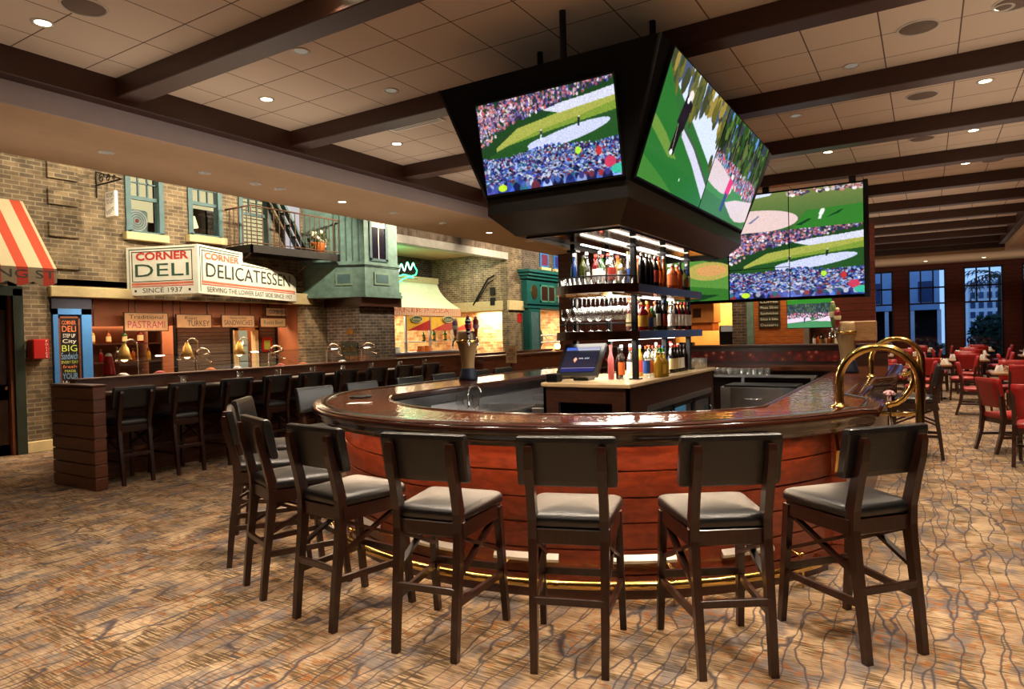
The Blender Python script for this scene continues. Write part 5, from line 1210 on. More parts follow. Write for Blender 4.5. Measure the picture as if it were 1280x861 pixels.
# bay window
bw=thing('bay_window','weathered teal bay window with belt moulding and square panels above the brick pillar','bay window',(-10.9,11.2,2.5))
BP=[(XF,10.03),(-10.32,10.69),(-10.32,11.80),(XF,12.45)]
def bayring(off): 
    return [(XF,BP[0][1]-off),(BP[1][0]+off*.7,BP[1][1]-off*.8),(BP[2][0]+off*.7,BP[2][1]+off*.8),(XF,BP[3][1]+off)]
mb=MB(); mb.prism(bayring(0),2.60,3.22); part('lower_body',mb,M['teal'],bw)
mb=MB(); mb.prism(bayring(.06),2.50,2.56).prism(bayring(.035),2.56,2.64); part('base_moulding',mb,M['teal'],bw)
mb=MB(); mb.prism(bayring(.045),3.20,3.235).prism(bayring(.02),3.17,3.20).prism(bayring(.015),3.235,3.27); part('belt_moulding',mb,M['teal'],bw)
mb=MB(); mb.prism(bayring(-.03),3.27,4.9); part('upper_body',mb,M['teal'],bw)
lv=Vector((BP[1][0]-BP[0][0],BP[1][1]-BP[0][1],0)); LL=lv.length; lv.normalize(); ln=Vector((lv.y,-lv.x,0)); o0=Vector((*BP[0],0))
def bface(name,o,u,n,a0,a1_,z0,z1,m,t0=0,t1=.015,par=bw):
    mb=MB(); V=[o+u*a+n*t+Vector((0,0,z)) for t in (t0,t1) for a,z in ((a0,z0),(a1_,z0),(a1_,z1),(a0,z1))]
    mb.add(V,[(3,2,1,0),(4,5,6,7),(0,1,5,4),(1,2,6,5),(2,3,7,6),(3,0,4,7)]); return part(name,mb,m,par)
M['tealpan']=plain('teal_panel_trim',srgb(112,140,124),.6)
for (a,b) in ((LL*.52,LL*.80),): 
    bface('square_panel',o0,lv,ln,a,b,2.76,3.05,M['tealpan']); bface('square_panel',o0,lv,ln,a+.05,b-.05,2.81,3.0,M['tealf'],0,.02)
ru=Vector((0,1,0)); rn=Vector((1,0,0)); o2=Vector((BP[1][0],BP[1][1],0))
bface('square_panel',o2,ru,rn,.28,.78,2.78,3.06,M['tealpan']); bface('square_panel',o2,ru,rn,.34,.72,2.83,3.01,M['tealf'],0,.02)
for k in range(5): bface('siding_board',o0,lv,ln,LL*(.5+.1*k),LL*(.5+.1*k)+.02,3.3,4.9,M['tealf'],-.035,-.012)
g=bface('window_glass',o2,ru,rn,.25,.68,3.36,4.05,plain('dark_window',srgb(26,22,40),.15,0,.6),-.035,-.015); 
bface('window_casing',o2,ru,rn,.18,.25,3.32,4.75,M['tealf'],-.035,.0); bface('window_casing',o2,ru,rn,.68,.76,3.32,4.75,M['tealf'],-.035,.0); bface('window_casing',o2,ru,rn,.18,.76,3.30,3.36,M['tealf'],-.035,.0)
bface('white_shade',o2,ru,rn,.25,.68,4.05,4.75,M['white'],-.035,-.012); bface('mullion',o2,ru,rn,.455,.475,3.36,4.05,M['white'],-.03,-.01)
text('lettering','ROOMS',M['signred'],bw,(o2.x-.010,o2.y+.465,4.13),(radians(90),0,radians(90)),.36,.1,.001)
# brick pillar under the bay
struct('wall_brick_pillar',MB().box(-11.45,-10.45,10.62,11.75,0,2.5),M['brickd'])
struct('trim_pillar_head',MB().box(-11.5,-10.36,10.6,11.9,2.3,2.5),M['darkwood'])
ps=thing('wall_sign','dark green hand lettered plaque on the brick pillar under the bay','sign',(-10.75,10.6,1.3))
o=part('board',MB().box(-11.0,-10.5,10.595,10.62,1.12,1.52),M['doorgreen'],ps); text('lettering','Corner Pizza',M['gold'],o,(-10.75,10.592,1.38),(radians(90),0,0),.40,.13,.001); text('lettering','to go',M['gold'],o,(-10.75,10.592,1.2),(radians(90),0,0),.26,.08,.001)
solo('switch_plate',MB().box(-10.83,-10.63,10.60,10.62,1.70,1.80,0,.004).box(-10.80,-10.75,10.595,10.6,1.735,1.765).box(-10.71,-10.66,10.595,10.6,1.735,1.765),M['gold'],'yellow double switch plate on the brick pillar above the dark plaque','switch',(-10.73,10.6,1.7))
# ------------------------------------------------------------------ deli kitchen behind the serving opening
M['kitdark']=plain('kitchen_brown_panel',srgb(150,92,60),.55,0,.4,.12,3)
mb=MB().box(-13.6,-13.5,4.6,12.4,0,2.6).box(-13.6,-11.5,4.5,4.62,0,2.6).box(-13.6,-11.75,10.15,10.3,0,2.6).box(-13.6,-11.5,4.5,12.4,2.55,2.65); struct('wall_deli_kitchen',mb,M['kitdark'])
hp=thing('header_panel','brown fascia panel above the deli kitchen shutters','panel',(-12.2,7.8,1.95)); part('board',MB().box(-12.24,-12.2,4.64,10.13,1.93,2.54),M['kitdark'],hp)
for k in range(7): part('cover_strip',MB().box(-12.2,-12.19,5.3+.72*k,5.315+.72*k,1.93,2.54),M['darkwood'],hp)
def shutter(y0,y1,label,m):
    t=thing('roller_shutter',label,'shutter',(-12.6,(y0+y1)/2,.9)); part('curtain',MB().box(-12.62,-12.58,y0,y1,.92,1.93),m,t); part('bottom_bar',MB().box(-12.64,-12.55,y0,y1,.9,.93),M['steel'],t)
    [part('guide',MB().box(-12.64,-12.54,yy,yy+.03,.9,1.95),M['blackm'],t) for yy in (y0-.03,y1)]
shutter(5.1,6.05,'grey roller shutter beside the chalkboard',M['shutter']); shutter(7.75,8.95,'closed grey roller shutter below the turkey and sandwiches boards',M['shutter']); shutter(9.66,10.11,'narrow grey roller shutter beside the brick pillar',M['shutter'])
shf=thing('kitchen_shelving','dark shelving with jars seen through the deli hatch under the first menu board','shelves',(-13.2,6.9,0))
for z in (.9,1.25,1.6,1.95): part('shelf',MB().box(-13.45,-13.0,6.15,7.7,z,z+.025),M['darkwood'],shf)
for yy in (6.13,7.68): part('upright',MB().box(-13.45,-13.0,yy,yy+.03,0,2.05),M['darkwood'],shf)
for i in range(9):
    bottle(-13.1,6.28+.15*i,[1.275,1.625][i%2],['squat','wide','squat'][i%3],['amber','golden','red','amber','clear','green','amber','red','golden'][i],[None,'cream'][i%2],'gold','%s jar on the dark deli shelving, %s from the left'%(['amber','golden','red','amber','clear','green','amber','red','golden'][i],ORD[i]),'jars on the deli shelving')
# brightly lit pass-through
px_=thing('pass_window','cream framed bright pass-through window with pots at the right of the deli kitchen','pass window',(-12.6,9.3,.9))
part('frame',MB().box(-12.64,-12.5,9.0,9.1,.9,1.9).box(-12.64,-12.5,9.52,9.6,.9,1.9).box(-12.64,-12.5,9.0,9.6,1.84,1.93),M['cream'],px_)
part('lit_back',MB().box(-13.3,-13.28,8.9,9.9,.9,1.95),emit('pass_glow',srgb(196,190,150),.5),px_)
for z in (1.15,1.5): part('shelf',MB().box(-13.25,-12.9,9.05,9.6,z,z+.02),M['steel'],px_)
for i in range(6):
    tumb(-13.0+.05*(i%2),9.12+.08*i,[1.17,1.52][i%2],'steel pot on the shelves of the bright pass window, %s from the left'%ORD[i],'pots in the pass window',None,1.3,'steel_pot')
# hanging menu boards
def menu(y0,y1,z0,z1,label,lines,bg):
    t=thing('menu_board',label,'sign',(-11.95,(y0+y1)/2,z0)); b=part('board',MB().box(-11.97,-11.945,y0,y1,z0,z1),bg,t)
    part('hanger',MB().tube([(-11.96,y0+.08,z1),(-11.96,y0+.08,2.5)],.006,5).tube([(-11.96,y1-.08,z1),(-11.96,y1-.08,2.5)],.006,5),M['iron'],t)
    part('border',MB().box(-11.97,-11.94,y0-.015,y0,z0-.015,z1+.015).box(-11.97,-11.94,y1,y1+.015,z0-.015,z1+.015).box(-11.97,-11.94,y0,y1,z1,z1+.015).box(-11.97,-11.94,y0,y1,z0-.015,z0),M['darkwood'],t)
    if z0>2.1: t.location.x-=.045
    for body,u,w,z,h,m in lines: text('lettering',body,m,b,(-11.942,y0+(y1-y0)*u,z),(radians(90),0,radians(90)),w,h,.001)
M['boardbg']=plain('aged_board',srgb(178,142,104),.7); M['mag']=plain('magenta_letters',srgb(150,40,70),.6)
menu(6.42,7.20,1.84,2.15,'hanging menu board with magenta pastrami lettering',[('Traditional',.5,.62,2.08,.07,M['signdark']),('PASTRAMI',.5,.68,1.94,.13,M['mag'])],M['boardbg'])
menu(7.38,8.09,1.89,2.13,'hanging menu board reading turkey',[('Roast',.4,.25,2.07,.06,M['signdark']),('TURKEY',.62,.46,1.965,.11,M['signdark'])],M['boardbg'])
menu(8.33,9.08,1.90,2.13,'hanging menu board reading sandwiches',[('Specialty',.5,.4,2.08,.05,M['signdark']),('SANDWICHES',.5,.66,1.98,.10,M['signdark'])],M['boardbg'])
menu(9.42,9.92,2.14,2.30,'small upper hanging menu board near the brick pillar',[('COMBINES',.5,.42,2.22,.08,M['signdark'])],M['boardbg'])
menu(9.24,9.88,1.90,2.08,'hanging menu board with green script near the brick pillar',[('Roast Beef',.5,.5,1.99,.09,M['signgreen'])],M['boardbg'])
rs=thing('red_notice','small red framed lit notice on the shutter beside the brick pillar','notice',(-12.5,9.85,1.35)); part('frame',MB().box(-12.55,-12.53,9.72,9.98,1.35,1.68),M['red'],rs); part('paper',MB().box(-12.53,-12.525,9.77,9.93,1.41,1.61),M['chg'],rs)
# serving counter with glass guards and heat lamps
sc_=thing('serving_counter','long stainless serving counter with curved glass guards behind the half wall','serving counter',(-9.9,7.4,0))
part('body',MB().box(-10.4,-9.4,4.95,10.2,0,1.0),M['counterwood'],sc_); part('top',MB().box(-10.45,-9.35,4.92,10.25,1.0,1.04,0,.008),M['steel'],sc_)
for (a,b) in ((5.0,6.35),(6.45,7.75),(7.85,9.1),(9.2,10.15)):
    part('glass_guard',MB().grid([[(-9.45-.22*(1-cos(radians(15*k))),y,1.18+.30*sin(radians(15*k))) for k in range(5)] for y in (a,b)],0,True),M['pane'],sc_)
M['warmchrome']=plain('brushed_nickel',srgb(214,196,172),.2,1,.5,.03)
for y in (6.40,7.80,9.15,10.1):
    part('guard_post',MB().tube([(-9.9,y,1.04),(-9.9,y,1.38)]+[(-9.70-.20*cos(radians(a)),y,1.38+.13*sin(radians(a))) for a in range(20,181,20)][::-1][1:]+[(-9.46,y,1.28)],.014,8),M['warmchrome'],sc_)
    part('guard_post',MB().tube([(-9.7,y-.12,1.04),(-9.7,y-.12,1.48)],.012,8),M['warmchrome'],sc_)
def heat(y,label):
    t=thing('heat_lamp',label,'heat lamp',(-10.2,y,1.04))
    part('stand',MB().tube([(-10.2,y+.20,1.045),(-10.2,y+.20,1.55)]+[(-10.2,y+.10+.10*cos(radians(a)),1.55+.12*sin(radians(a))) for a in range(15,151,15)],.011,8).cyl((-10.2,y+.2,1.042),.05,.015,12),M['warmchrome'],t)
    part('lamp_shade',MB().lathe([(.03,.24),(.035,.2),(.06,.17),(.075,.1),(.105,.0),(.10,.0),(.07,.1),(.05,.17)],16,(-10.2,y,1.37)),plain('gilded_shade',srgb(226,178,96),.35,.6),t)
    part('bulb',MB().sphere((-10.2,y,1.40),.06,10),emit('heat_bulb',srgb(255,176,120),9),t)
heat(5.46,'brass gooseneck heat lamp nearest the blue chalkboard frame'); heat(6.46,'middle brass gooseneck heat lamp over the deli counter'); heat(7.43,'brass gooseneck heat lamp farthest from the chalkboard')
t=thing('ketchup_jar','red conical jar beside the blue chalkboard frame','jar',(-9.5,4.75,1.2)); part('body',MB().lathe([(0,0),(.075,0),(.078,.02),(.045,.24),(.04,.25),(0,.25)],14,(-9.2,4.72,1.2)),M['red'],t); part('cap',MB().lathe([(.042,.25),(.03,.28),(0,.29)],12,(-9.2,4.72,1.2)),M['white'],t); part('stand',MB().cyl((-9.2,4.72,0),.09,1.2,14),M['counterwood'],t)
for i in range(7):
    bx=MB().cyl((0,0,0),.075,.10,14).lathe([(.08,.10),(.085,.11),(.04,.14),(0,.145)],14)
    o=solo('food_pan',bx,[M['steel'],M['red'],M['foodorange']][i%3],'%s food container on the serving counter, %s from the chalkboard end'%(['steel','red','orange'][i%3],ORD[i]),'food container',(-9.95,[5.3,5.85,6.7,7.2,8.1,8.6,9.6][i],1.04),'food containers on the serving counter',0,False); o.location.z+=.0025
# ------------------------------------------------------------------ half wall and guest counter with end panel
hw=thing('deli_half_wall','long wooden half wall with narrow guest counter in front of the deli','half wall',(-8.45,9,0))
part('wall_body',MB().box(-8.55,-8.42,3.935,15.6,0,1.185),M['counterwood'],hw); part('cap',MB().box(-8.58,-8.38,3.935,15.6,1.185,1.21,0,.006),M['counterwood'],hw)
part('guest_counter',MB().box(-8.42,-8.0,3.935,10.4,1.0,1.045,0,.01),M['darkwood'],hw); part('apron',MB().box(-8.42,-8.06,3.935,10.4,.90,1.0),M['darkwood'],hw)
part('front_boards',MB().box(-8.42,-8.40,3.935,15.6,.05,.9),mat_boards('half_wall_boards',srgb(70,38,24),srgb(96,54,34),.15,.05),hw)
part('footrest',MB().box(-8.34,-8.30,3.97,10.4,.30,.34).box(-8.40,-8.30,6.0,6.04,.30,.34).box(-8.40,-8.30,9,9.04,.30,.34),M['counterwood'],hw)
part('far_cabinet',MB().box(-8.42,-7.9,11.6,15.6,0,1.12,0,.01).box(-8.42,-7.86,11.55,15.65,1.12,1.16,0,.006),M['counterwood'],hw)
ep=thing('counter_end_panel','square boarded wooden end panel at the near end of the deli counter','end panel',(-8.18,3.85,0))
mb=MB()
for k in range(8): mb.box(-8.65,-7.72,3.78,3.915,.004+.143*k,.143*(k+1)-.006,0,.005)
mb.box(-8.63,-7.74,3.80,3.91,0,1.145); part('boards',mb,M['counterwood'],ep); part('cap',MB().box(-8.66,-7.71,3.77,3.93,1.145,1.165,0,.005),M['counterwood'],ep)
for i,y in enumerate([5.12,5.95,6.6,7.25,7.9,8.55,9.3,10.0]):
    tumb(-8.18,y,1.045,'clear water glass on the deli guest counter, %s from the end panel'%ORD[i],'water glasses on the deli guest counter',None,1.7,'water_glass')
for i,y in enumerate([4.35,5.0,5.7,6.9,7.6,9.0]):
    o=solo('paper_placemat',MB().box(-.13,.13,-.2,.2,0,.003),M['paper'],'white paper placemat on the deli guest counter, %s from the end panel'%ORD[i],'placemat',(-8.17,y,1.0455),'placemats on the deli guest counter',0,False)
ms=thing('menu_stand','black post carrying a small framed lettered notice between the bar and the deli','sign stand',(-7.2,11.6,0))
part('base',MB().cyl((-7.2,11.6,0),.16,.02,16),M['black'],ms); part('pole',MB().cyl((-7.2,11.6,.02),.02,1.1,8),M['black'],ms)
o=part('notice',MB().box(-7.32,-7.08,11.57,11.60,1.03,1.38),M['boardbg'],ms); text('lettering','PLEASE\nWAIT TO BE\nSEATED',M['signdark'],o,(-7.2,11.567,1.2),(radians(90),0,0),.2,.22,.001)
cl=thing('glowing_lamp','small glowing orange lamp standing on the far wood cabinet','lamp',(-8.05,15.2,1.16)); part('base',MB().cyl((-8.05,15.2,1.16),.06,.05,12),M['brass'],cl); part('globe',MB().sphere((-8.05,15.2,1.28),.08,12),emit('amber_globe',srgb(255,190,110),9),cl)

# ------------------------------------------------------------------ pizza corner in the recess
struct('trim_steel_lintel',MB().box(XF-.25,XF+.05,RO_[0]-.1,RO_[1],4.03,4.25,0,.01),plain('grey_lintel',srgb(196,192,184),.6))
struct('trim_soldier_course',MB().box(XF-.24,XF+.02,RO_[0]-.1,RO_[1],4.25,4.52),M['soldier'])
mb=MB().box(-14.7,-14.6,12.0,19.2,2.4,4.3).box(-14.7,XF-.2,12.3,12.45,0,4.3); struct('wall_recess_back',mb,M['brickd'])
struct('ceiling_recess',MB().box(-14.7,XF-.24,12.3,19.2,4.26,4.32),M['plaster'])
struct('wall_recess_side',MB().box(-14.6,XF-.25,RO_[1],RO_[1]+.2,2.72,4.26),M['brickp'])
struct('trim_recess_band',MB().box(-14.6,XF-.2,RO_[1]-.05,RO_[1]+.22,2.40,2.72,0,.01),M['cream'])
struct('wall_pizza_kitchen',MB().box(-15.3,-15.2,12.4,19.6,0,2.45).box(-15.3,XF-.26,19.4,19.6,0,2.45),M['brickmix'])
struct('ceiling_pizza_kitchen',MB().box(-15.3,-14.65,12.4,19.6,2.45,2.55).box(-14.65,XF-.25,18.6,19.6,2.45,2.55),M['plaster'])
pa=thing('pale_awning','wide pale flared awning with fringed orange lettered valance under the green neon sign','awning',(-13.5,15,2.4))
def aprof(t): return (-13.95+.95*t**1.0*(.55+.45*t)+.0, 3.36-.87*(1-(1-t)**1.6) if False else 3.36-.87*(t**.75))
rows=[[(aprof(t)[0],y,aprof(t)[1]) for t in np.linspace(0,1,10)] for y in (12.5,14.2,16,17.85)]
mb=MB().grid(rows,0,True); r=rows[-1]; mb.add([tuple(p) for p in r]+[(-13.95,17.85,2.49)],[tuple(range(11))]); M['canvasp']=plain('pale_canvas',srgb(206,214,178),.85,0,.2,.05)
part('canvas',mb,M['canvasp'],pa)
M['fringe']=stripes('fringe_stripes',srgb(226,206,180),srgb(206,120,80),'Y',.075,.55,.85)
mb=MB(); pts=[(12.5,2.49)]
for k in range(70): y=12.5+5.35*k/70; pts+=[(y,2.27),(y+.038,2.23)]
pts+=[(17.85,2.27),(17.85,2.49)]; mb.prism(pts,-13.01,-12.995,'x'); part('valance',mb,M['fringe'],pa)
text('lettering','CORNER PIZZA',M['signorange'],pa,(-12.99,15.6,2.40),(radians(90),0,radians(90)),3.2,.13,.002)
part('top_board',MB().box(-14.6,-13.93,12.5,17.9,3.36,3.55),M['cream'],pa)
# neon
nn=thing('neon_sign','glowing green and white script neon sign above the pale awning','neon sign',(-13.4,14.6,3.55))
pts=[]
for k in range(60):
    u=k/59; pts.append((-13.38,14.5+1.5*u,3.72+.11*sin(u*34)+.05*sin(u*9)))
part('script_tube',MB().tube(pts,.016,6),M['neonw'],nn)
part('script_tube',MB().tube([(-13.40,p[1]+.03,p[2]+.03) for p in pts],.014,6),M['neon'],nn)
sw=[(-13.38,y+.75,z) for y,z in ((15.25,3.80),(15.38,3.66),(15.33,3.53),(15.1,3.47),(14.75,3.5),(14.5,3.42),(14.4,3.30),(14.6,3.27),(14.7,3.36),(15.0,3.44),(15.2,3.42))]
part('swash_tube',MB().tube(sw,.018,6),M['neon'],nn); part('support',MB().tube([(-13.42,14.3,3.40),(-13.42,16.2,3.40)],.01,6).tube([(-13.42,14.0,3.4),(-13.42,14.0,3.56),(-13.6,14,3.56)],.01,6).tube([(-13.42,15.2,3.4),(-13.42,15.2,3.56),(-13.6,15.2,3.56)],.01,6),M['iron'],nn)
# counter, panels, bottles under the awning
pc=thing('pizza_counter','pizza counter with yellow and red triangle panels below the pale awning','counter',(-13.2,15.5,0))
part('body',MB().box(-13.4,-12.7,12.5,18.3,0,1.12),M['counterwood'],pc); part('top',MB().box(-13.45,-12.65,12.5,18.35,1.12,1.16),M['steel'],pc)
for k in range(3):
    a=15.1+1.13*k; b=a+1.13; part('yellow_panel',MB().box(-13.02,-13.0,a,b-.01,1.80,2.21),plain('yellow_panel',srgb(226,176,44),.5),pc); part('red_triangle',MB().prism([(a+.05,1.80),(b-.01,1.80),(b-.01,2.12)],-13.0,-12.99,'x'),M['red'],pc)
for y in (15.1,16.23,17.36,18.35): part('post',MB().box(-13.05,-12.99,y-.03,y+.03,1.16,2.22),M['steel'],pc)
for z in (1.45,): part('shelf',MB().box(-13.35,-12.98,12.6,18.3,z,z+.02),M['steel'],pc)
for i,y in enumerate((15.55,17.1)):
    s=thing('oval_sign','small oval lettered sign on the yellow panels, %s one'%['left','right'][i],'sign',(-12.97,y,2.13)); mb=MB(); ov=[(y+.26*cos(2*pi*k/20),2.14+.10*sin(2*pi*k/20)) for k in range(20)]; mb.prism(ov,-12.985,-12.96,'x'); o=part('plate',mb,M['signgreen'],s); mb=MB(); mb.tube([(-12.96,a_,b_) for a_,b_ in ov+[ov[0]]],.012,6); part('rim',mb,M['cream'],o)
    text('lettering',['Romana','Calzone'][i],M['cream'],o,(-12.955,y,2.14),(radians(90),0,radians(90)),.36,.09,.001)
for i,y in enumerate((16.05,16.55,17.12,17.5)):
    bottle(-13.12,y,1.47,'wide','green','gold','black','dark green bottle on the pizza shelf, %s from the left'%ORD[i],'green bottles on the pizza shelf',1.25)
for i,y in enumerate((13.2,13.6,14.1,14.6,15.7,15.99)):
    solo('food_stack',MB().cyl((0,0,0),.13,.05,14).cyl((0,0,.05),.11,.12,14),[M['paper'],M['foodorange'],M['steel'],M['paper'],M['foodorange'],M['foodorange']][i],'%s bowl stack on the pizza counter, %s from the brick pillar'%(['white','orange','steel','white','orange','orange'][i],ORD[i]),'bowl',(-12.95,y,1.16),'bowls on the pizza counter',0,False).location.z+=.002
# dark bracket shape built in place of a cast shadow on the return wall
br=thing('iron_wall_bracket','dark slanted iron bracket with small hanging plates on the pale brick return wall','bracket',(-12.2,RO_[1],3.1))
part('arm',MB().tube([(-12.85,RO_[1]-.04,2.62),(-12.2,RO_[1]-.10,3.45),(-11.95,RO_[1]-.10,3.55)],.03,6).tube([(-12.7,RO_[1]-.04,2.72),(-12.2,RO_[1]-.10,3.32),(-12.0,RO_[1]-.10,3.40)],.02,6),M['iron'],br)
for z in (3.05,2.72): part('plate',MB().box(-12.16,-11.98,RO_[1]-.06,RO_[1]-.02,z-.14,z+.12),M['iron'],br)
# ------------------------------------------------------------------ dark teal shop front further along
sf=thing('teal_shopfront','dark teal wooden shop front with heavy cornice, oval plaque and lettered sign','shop front',(-11.4,21.2,0))
part('cornice',MB().box(XF,-11.02,19.0,23.4,3.66,3.76,0,.01).box(XF,-11.10,19.08,23.4,3.56,3.66,0,.01).box(XF,-11.18,19.15,23.4,3.46,3.56,0,.01),M['teald'],sf)
part('frieze',MB().box(XF,-11.28,19.25,23.4,2.52,3.46),M['teald'],sf); part('frieze_moulding',MB().box(XF,-11.22,19.22,23.4,2.48,2.56,0,.008).box(XF,-11.22,19.22,23.4,2.62,2.66),M['teald'],sf)
part('pilaster',MB().box(XF,-11.25,19.3,20.05,0,2.48),M['teald'],sf); part('pilaster_panel',MB().box(-11.25,-11.24,19.42,19.93,.3,2.35),M['tealf'],sf)
mb=MB(); mb.prism([(19.72+.2*cos(2*pi*k/20),3.03+.25*sin(2*pi*k/20)) for k in range(20)],-11.28,-11.26,'x'); part('oval_plaque',mb,M['gold'],sf)
for a,b in ((20.2,20.65),(20.72,21.15)): part('small_pane',MB().box(-11.28,-11.27,a,b,2.76,3.24),M['darkwood'],sf)
part('pane_frame',MB().box(-11.28,-11.255,20.12,21.22,3.24,3.30).box(-11.28,-11.255,20.12,21.22,2.70,2.76).box(-11.28,-11.255,20.12,20.2,2.7,3.3).box(-11.28,-11.255,20.65,20.72,2.7,3.3).box(-11.28,-11.255,21.15,21.22,2.7,3.3),plain('mint_frame',srgb(70,130,112),.5),sf)
o=part('sign_board',MB().box(-11.26,-11.22,21.42,23.3,2.60,3.42),M['signwhite'],sf); part('sign_inset',MB().box(-11.22,-11.215,21.55,23.2,2.70,3.30),M['boardbg'],o); text('lettering','BAKERY',M['signred'],o,(-11.21,22.3,3.0),(radians(90),0,radians(90)),1.3,.36,.003)
mb=MB().box(-13.6,-13.5,19.7,23.6,0,2.6).box(-13.6,XF,19.6,19.7,0,2.6).box(-13.6,XF,23.5,23.6,0,2.6).box(-13.6,XF,19.6,23.6,2.5,2.6); struct('wall_bakery',mb,M['brickmix'])
ov=thing('domed_oven','white domed oven with dark arched mouth behind the teal shop front','oven',(-12.8,21.0,0))
part('dome',MB().lathe([(.75,0),(.75,1.2),(.72,1.5),(.6,1.75),(.35,1.95),(0,2.02)],20,(-12.70,21.1,0)),M['paper'],ov); part('mouth',MB().lathe([(0,0),(.36,0),(.36,.02),(0,.02)],20,(0,0,0)),M['black'],ov,False); m_=ov.children[-1]; m_.rotation_euler=(0,radians(90),0); m_.location=(.84,.1,1.45)
wr=thing('wire_rack','white metal rack inside the teal shop front','rack',(-12.2,22,0))
part('frame_bars',MB().tube([(-11.8,20.9,1.55),(-11.8,22.6,1.55)],.02,6).tube([(-11.8,20.9,1.3),(-11.8,22.6,1.3)],.02,6).tube([(-11.8,20.9,0),(-11.8,20.9,1.55)],.02,6).tube([(-11.8,22.6,0),(-11.8,22.6,1.55)],.02,6).tube([(-11.8,21.3,1.55),(-11.8,21.6,1.3)],.02,6).tube([(-11.8,21.9,1.55),(-11.8,22.2,1.3)],.02,6),M['white'],wr)
for i,(a,b) in enumerate(((20.52,21.15),(21.53,22.2))):
    t=thing('shop_window','small blue and violet lit window above the teal cornice, %s one'%['left','right'][i],'window',(XF,a+.3,3.9)); part('casing',MB().box(XF,XF+.04,a,b,3.96,4.46),M['blue'],t); part('lit_pane',MB().box(XF+.04,XF+.045,a+.1,b-.1,4.02,4.40),emit('violet_pane_%d'%i,[srgb(190,70,110),srgb(90,70,170)][i],.5),t); part('sill',MB().box(XF,XF+.1,a-.03,b+.05,3.85,3.95),M['cream'],t)
part('fire_sign',MB().box(-11.5,-11.49,18.95,19.2,2.0,2.3),M['red'],sf)
# ------------------------------------------------------------------ dining room
def make_chair():
    t=thing('dining_chair','x','chair',(0,0,0)); W=M['darkwood']; R_=M['redleather']
    mb=MB(); cushion(mb,.20,.235,-.20,.24,.42,.485,.015); part('seat',mb,R_,t)
    part('seat_rail',MB().box(-.205,.205,-.19,.22,.36,.425,0,.006),W,t)
    for s in (-1,1):
        part('leg',MB().beam([(s*.20,-.29,0),(s*.2,-.22,.25),(s*.2,-.195,.45),(s*.2,-.215,.65),(s*.2,-.265,.90)],[.035,.04,.042,.042,.034],[.036,.045,.05,.042,.028],(1,0,0)),W,t)
        part('leg',MB().beam([(s*.215,.23,0),(s*.21,.215,.2),(s*.205,.205,.43)],[.03,.036,.042],[.03,.036,.042],(1,0,0)),W,t)
    part('stretcher',MB().bar((-.205,.215,.2),(-.205,-.215,.2),.02,.03).bar((.205,.215,.2),(.205,-.215,.2),.02,.03).bar((-.2,0,.2),(.2,0,.2),.02,.03),W,t)
    rows=[]; n=7; V=[]; F=[]
    zz=[.56,.57,.7,.85,.915,.92]
    for i,z in enumerate(zz):
        yc=-.195-.065*max(0,(z-.55)/.37)**1.2; th=.05 if 0<i<5 else .036; w=.22 if 0<i<5 else .212
        for (sx,sy) in ((-1,-1),(-.5,-1.15),(0,-1.2),(.5,-1.15),(1,-1),(1,1),(.5,.85),(0,.8),(-.5,.85),(-1,1)): V.append((sx*w,yc+sy*th/2,z))
    for i in range(5):
        for k in range(10): F.append((i*10+k,i*10+(k+1)%10,(i+1)*10+(k+1)%10,(i+1)*10+k))
    F+= [tuple(range(10))[::-1],tuple(range(50,60))]
    part('backrest',MB().add(V,F,0,True),R_,t); return t
chair0=make_chair(); used=[False]
def chair(x,y,deg,label,group):
    a=radians(deg)
    if not used[0]:
        used[0]=True; o=chair0; o.location=(x,y,0); o.rotation_euler=(0,0,a); o['label']=label; o['group']=group; return o
    return dup(chair0,(x,y,0),a,label,group)
table0=None
def table(x,y,label,seats,s=1.0):
    global table0
    if table0 is None:
        t=thing('dining_table',label,'table',(x,y,0),0,'dining tables'); 
        part('table_top',MB().box(-.42,.42,-.42,.42,.72,.76,0,.008),wood('table_wood',srgb(150,112,76),srgb(184,146,104),(2,10,10),.3,.2),t,False)
        part('pedestal',MB().lathe([(.05,.03),(.045,.1),(.045,.62),(.12,.70),(.14,.72)],12),M['darkwood'],t,False); part('foot',MB().box(-.32,.32,-.04,.04,0,.04,0,.01).box(-.04,.04,-.32,.32,0,.04,0,.01),M['darkwood'],t,False); table0=t
    else: dup(table0,(x,y,0),0,label,'dining tables')
    for sd in seats:
        dx,dy,dg,nm={'near':(0,-.62,0,'camera side'),'far':(0,.62,180,'window side'),'bar':(-.62,0,-90,'bar side'),'right':(.62,0,90,'right side')}[sd]
        chair(x+dx,y+dy,dg+random.uniform(-5,5),'red chair on the %s of the %s'%(nm,label.replace('light wood square dining ','')),'red dining chairs')
    for i,(dx,dy) in enumerate(((-.2,-.15),(.22,.12),(.08,-.28),(-.1,.26))):
        tumb(x+dx,y+dy,.76,'water glass, %s of four on the %s'%(ORD[i],label.replace('light wood square dining ','')),'water glasses on the dining tables',None,1.5,'water_glass')
    for i,(dx,dy) in enumerate(((-.28,.02),(.02,-.1),(.3,-.2))):
        o=bpy.data.objects.new('folded_napkin',NAPK); COL.objects.link(o); o.location=(x+dx,y+dy,.76); o.rotation_euler=(0,0,i*1.3); o['label']='folded white napkin, %s of three on the %s'%(ORD[i],label.replace('light wood square dining ','')); o['category']='napkin'; o['group']='folded napkins on the dining tables'
